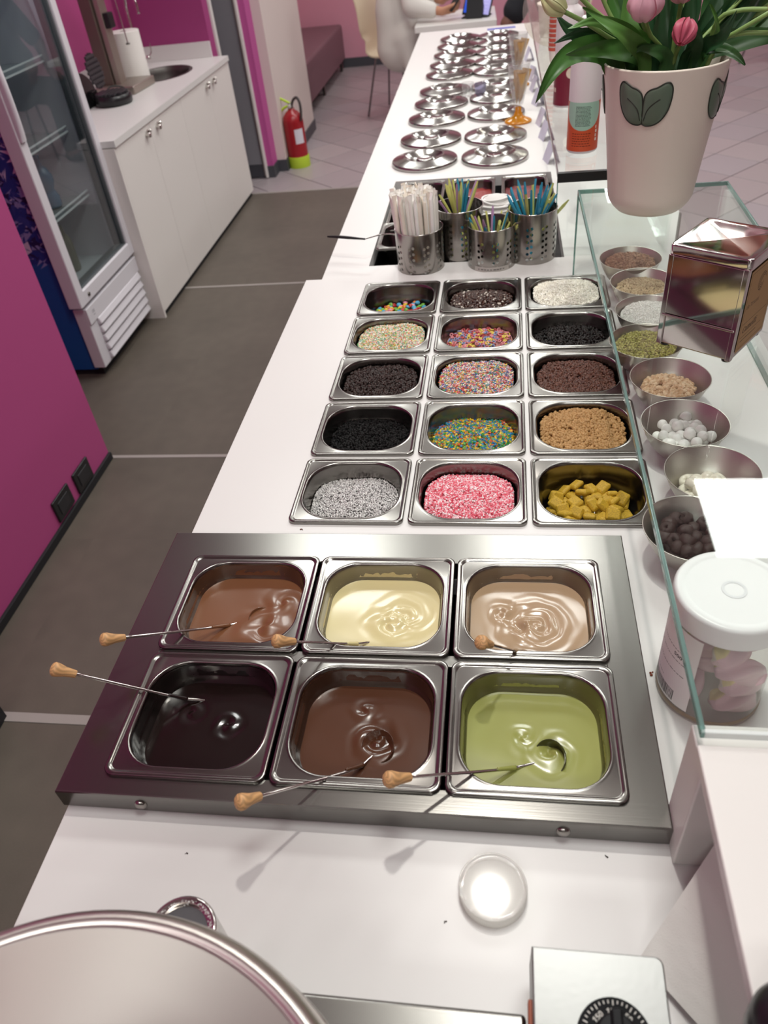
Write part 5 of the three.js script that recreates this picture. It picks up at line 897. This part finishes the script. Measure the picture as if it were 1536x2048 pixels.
// ---------------------------------------------------------------- people: tapered bones joined smoothly and meshed
function flesh(bones, cell, k = .02) {
  const lo = V(1e9, 1e9, 1e9), hi = V(-1e9, -1e9, -1e9);
  for (const [a, b, ra, rb] of bones) for (const [p, r] of [[a, ra], [b, rb]]) { lo.min(V(p[0] - r, p[1] - r, p[2] - r)); hi.max(V(p[0] + r, p[1] + r, p[2] + r)); }
  const c = lo.clone().add(hi).multiplyScalar(.5), half = Math.max(hi.x - lo.x, hi.y - lo.y, hi.z - lo.z) / 2 + 4 * cell, n = Math.min(190, Math.ceil(2 * half / cell));
  const mc = new MarchingCubes(n, new THREE.MeshBasicMaterial(), false, false, 160000); mc.isolation = 0; mc.field.fill(-1);
  const B = bones.map(([a, b, ra, rb]) => ({ a, d: [b[0] - a[0], b[1] - a[1], b[2] - a[2]], ra, rb })); for (const q of B) q.l = q.d[0] ** 2 + q.d[1] ** 2 + q.d[2] ** 2 || 1e-9;
  const at = (i, o) => o + (i - n / 2) / (n / 2) * half;
  for (let z = 0; z < n; z++) for (let y = 0; y < n; y++) for (let x = 0; x < n; x++) {
    const px = at(x, c.x), py = at(y, c.y), pz = at(z, c.z); let s = 0, m = 1e9; const D = [];
    for (const q of B) { const vx = px - q.a[0], vy = py - q.a[1], vz = pz - q.a[2]; let t = (vx * q.d[0] + vy * q.d[1] + vz * q.d[2]) / q.l; t = t < 0 ? 0 : t > 1 ? 1 : t; const dx = vx - t * q.d[0], dy = vy - t * q.d[1], dz = vz - t * q.d[2]; const e = Math.sqrt(dx * dx + dy * dy + dz * dz) - (q.ra + (q.rb - q.ra) * t); D.push(e); if (e < m) m = e; }
    if (m > 4 * cell + k) continue; for (const e of D) s += Math.exp(-(e - m) / (k * .5)); mc.field[x + y * n + z * n * n] = -(m - k * .5 * Math.log(s));
  }
  mc.update(); const N3 = mc.count * 3, pos = new Float32Array(N3), nor = new Float32Array(N3);
  for (let i = 0; i < N3; i += 3) for (let q = 0; q < 3; q++) { pos[i + q] = mc.positionArray[i + q] * half + c.getComponent(q); nor[i + q] = mc.normalArray[i + q]; }
  const g = new THREE.BufferGeometry(); g.setAttribute('position', new THREE.BufferAttribute(pos, 3)); g.setAttribute('normal', new THREE.BufferAttribute(nor, 3)); g.setAttribute('uv', new THREE.BufferAttribute(new Float32Array(mc.count * 2), 2)); return g;
}
// a hand from wrist w towards d, with palm normal pn; curl bends the fingers towards pn
function hand(w, d, pn, curl, mirror = 1) {
  const W = V(...w), D = V(...d).normalize(), Pn = V(...pn).normalize(), S = D.clone().cross(Pn).normalize().multiplyScalar(mirror), out = [];
  const arr = v => [v.x, v.y, v.z], pt = (a, b, c) => W.clone().addScaledVector(D, a).addScaledVector(S, b).addScaledVector(Pn, c);
  for (const b of [-.028, -.009, .01, .027]) out.push([arr(pt(.005, b * .55, 0)), arr(pt(.088, b, 0)), .015, .0125]);
  [[-.03, .068], [-.01, .08], [.0105, .076], [.029, .058]].forEach(([b, L]) => { let p = pt(.09, b, 0), a = curl * .5; for (let s = 0; s < 3; s++) { const l = L * [.44, .32, .24][s], q = p.clone().addScaledVector(D, l * Math.cos(a)).addScaledVector(Pn, l * Math.sin(a)); out.push([arr(p), arr(q), .0092 - .001 * s, .0086 - .001 * s]); p = q; a += curl * .75; } });
  const t0 = pt(.02, -.025, .004), t1 = pt(.052, -.05, .018), t2 = pt(.082, -.054, .03), t3 = pt(.102, -.046, .036); out.push([arr(t0), arr(t1), .014, .0115], [arr(t1), arr(t2), .0112, .0098], [arr(t2), arr(t3), .0096, .008]); return out;
}
function person(label, sk, skin, hair, clothes) {
  const t = thing('person', label, 'person', sk.at);
  const b = [[sk.neck, sk.head, .052, .06], [sk.head, [sk.head[0], sk.head[1] + .07, sk.head[2]], .076, .088], [[sk.head[0] + sk.f * .055, sk.head[1] - .03, sk.head[2]], [sk.head[0] + sk.f * .06, sk.head[1] - .045, sk.head[2]], .034, .03], [[sk.head[0] + sk.f * .088, sk.head[1] + .03, sk.head[2]], [sk.head[0] + sk.f * .102, sk.head[1] + .005, sk.head[2]], .009, .014], [sk.neck, sk.waist, .11, .13], [sk.waist, sk.hip, .14, .16]];
  for (const s of [-1, 1]) b.push([[sk.head[0], sk.head[1] + .03, sk.head[2] + s * .085], [sk.head[0] - sk.f * .01, sk.head[1] - .005, sk.head[2] + s * .086], .017, .012], [sk.neck, sk['sh' + s], .07, .062], [sk['sh' + s], sk['el' + s], .05, .04], [sk['el' + s], sk['wr' + s], .04, .027], [sk.hip, sk['kn' + s], .09, .06], [sk['kn' + s], sk['an' + s], .058, .036], [sk['an' + s], [sk['an' + s][0] + sk.f * .16, .025, sk['an' + s][2]], .038, .026]);
  const body = flesh(b, .013, .03), hands = [-1, 1].map(s => flesh([[sk['el' + s].map((v, i) => v * .25 + sk['wr' + s][i] * .75), sk['wr' + s], .031, .0262], ...hand(sk['wr' + s], sk['hd' + s][0], sk['hd' + s][1], sk['hd' + s][2], s * sk.f)], .0034, .008));
  mesh('body', merge([body, ...hands]), skin, t);
  for (const s of [-1, 1]) mesh('eye', new THREE.SphereGeometry(.011, 12, 8).translate(sk.head[0] + sk.f * .078, sk.head[1] + .045, sk.head[2] + s * .031), M(0x2a1d18, .2), t);
  mesh('mouth', sweep([[sk.head[0] + sk.f * .086, sk.head[1] - .028, sk.head[2] - .022], [sk.head[0] + sk.f * .094, sk.head[1] - .03, sk.head[2]], [sk.head[0] + sk.f * .086, sk.head[1] - .028, sk.head[2] + .022]], .005, 8), M(0x8e4a48, .5), t);
  mesh('hair', flesh([[[sk.head[0] - sk.f * .02, sk.head[1] + .085, sk.head[2]], [sk.head[0] - sk.f * .04, sk.head[1] + .02, sk.head[2]], .098, .085], [[sk.head[0] - sk.f * .05, sk.head[1] + .02, sk.head[2]], [sk.head[0] - sk.f * .06, sk.head[1] - .05, sk.head[2]], .075, .06]], .012, .03), hair, t);
  for (const [n, bones, m, k] of clothes) mesh(n, flesh(bones, .012, k ?? .035), m, t);
  return t;
}
{
  const J = M(0xd9d4ce, .85, 0, { bumpMap: dataTex(128, 128, (u, v) => { const s = .5 + .5 * N(u * 7, v * 4); return [s, s, s]; }, false), bumpScale: .004 }), Tr = M(0x4b4a52, .8), shoe = M(0x2c2a2c, .6);
  const sk = { f: 1, at: [.05, 0, .2], head: [-.64, 1.36, -6.72], neck: [-.68, 1.22, -6.72], waist: [-.72, .78, -6.75], hip: [-.74, .54, -6.78], 'sh-1': [-.67, 1.15, -6.90], sh1: [-.64, 1.15, -6.54], 'el-1': [-.50, .88, -6.84], el1: [-.55, .86, -6.40], 'wr-1': [-.34, .86, -6.52], wr1: [-.335, .815, -6.33], 'hd-1': [[.9, .25, .25], [.2, 1, .1], .75], hd1: [[1, .15, -.15], [-.1, .7, -.7], .8], 'kn-1': [-.36, .52, -6.86], kn1: [-.36, .52, -6.64], 'an-1': [-.36, .06, -6.84], an1: [-.38, .06, -6.66] };
  person('person in a loose white jacket sitting at the table and holding a phone', sk, M(0xb98468, .6), M(0x3a2620, .6), [
    ['jacket', [[[-.68, 1.17, -6.72], [-.70, .80, -6.72], .135, .17], [[-.70, .80, -6.72], [-.70, .56, -6.72], .17, .19], [[-.62, .62, -6.60], [-.58, .47, -6.56], .13, .09], [[-.67, 1.15, -6.90], [-.50, .88, -6.84], .075, .066], [[-.50, .88, -6.84], [-.40, .865, -6.64], .064, .055], [[-.64, 1.15, -6.54], [-.55, .86, -6.40], .08, .074], [[-.55, .86, -6.40], [-.415, .826, -6.352], .068, .054], [[-.68, 1.17, -6.84], [-.66, 1.17, -6.6], .085, .085]], J],
    ['trousers', [[[-.74, .54, -6.78], [-.36, .52, -6.86], .11, .078], [[-.36, .52, -6.86], [-.36, .12, -6.84], .074, .055], [[-.74, .54, -6.78], [-.36, .52, -6.64], .11, .078], [[-.36, .52, -6.64], [-.38, .12, -6.66], .074, .055]], Tr],
    ['shoes', [[[-.38, .045, -6.84], [-.19, .03, -6.84], .046, .034], [[-.40, .045, -6.66], [-.21, .03, -6.66], .046, .034]], shoe, .01]]);
  single('phone', box(-.006, .006, -.075, .075, -.036, .036, .004), black, 'black phone held up by the person in white', 'phone', [-.182, .87, -6.145], .5).rotation.set(.1, .5, -.75);
  const B = M(0x17191f, .85);
  const s2 = { f: -1, at: [-.02, 0, .12], head: [.50, 1.36, -6.25], neck: [.53, 1.22, -6.25], waist: [.55, .80, -6.26], hip: [.56, .55, -6.28], 'sh-1': [.52, 1.14, -6.44], sh1: [.48, 1.12, -6.06], 'el-1': [.36, .84, -6.50], el1: [.215, .735, -6.0], 'wr-1': [.28, .64, -6.40], wr1: [.33, .62, -6.17], 'hd-1': [[-.6, -.1, .6], [0, -1, 0], .35], hd1: [[.3, -.15, -.8], [0, -1, 0], .35], 'kn-1': [.18, .52, -6.36], kn1: [.18, .52, -6.16], 'an-1': [.2, .06, -6.36], an1: [.2, .06, -6.16] };
  person('person in a black top seated at the right end of the table', s2, M(0x714a3e, .6), M(0x1c1614, .6), [
    ['black_top', [[[.53, 1.16, -6.25], [.55, .82, -6.26], .14, .155], [[.55, .82, -6.26], [.56, .56, -6.27], .155, .17], [[.52, 1.14, -6.44], [.39, .89, -6.49], .078, .07], [[.48, 1.12, -6.06], [.27, .81, -6.015], .082, .084], [[.53, 1.17, -6.38], [.52, 1.17, -6.12], .08, .08]], B],
    ['trousers', [[[.56, .55, -6.28], [.18, .52, -6.36], .11, .078], [[.18, .52, -6.36], [.2, .12, -6.36], .074, .055], [[.56, .55, -6.28], [.18, .52, -6.16], .11, .078], [[.18, .52, -6.16], [.2, .12, -6.16], .074, .055]], M(0x26272d, .8)],
    ['shoes', [[[.22, .045, -6.36], [.03, .03, -6.36], .046, .034], [[.22, .045, -6.16], [.03, .03, -6.16], .046, .034]], shoe, .01]]);
}
renderer.render(scene, camera);
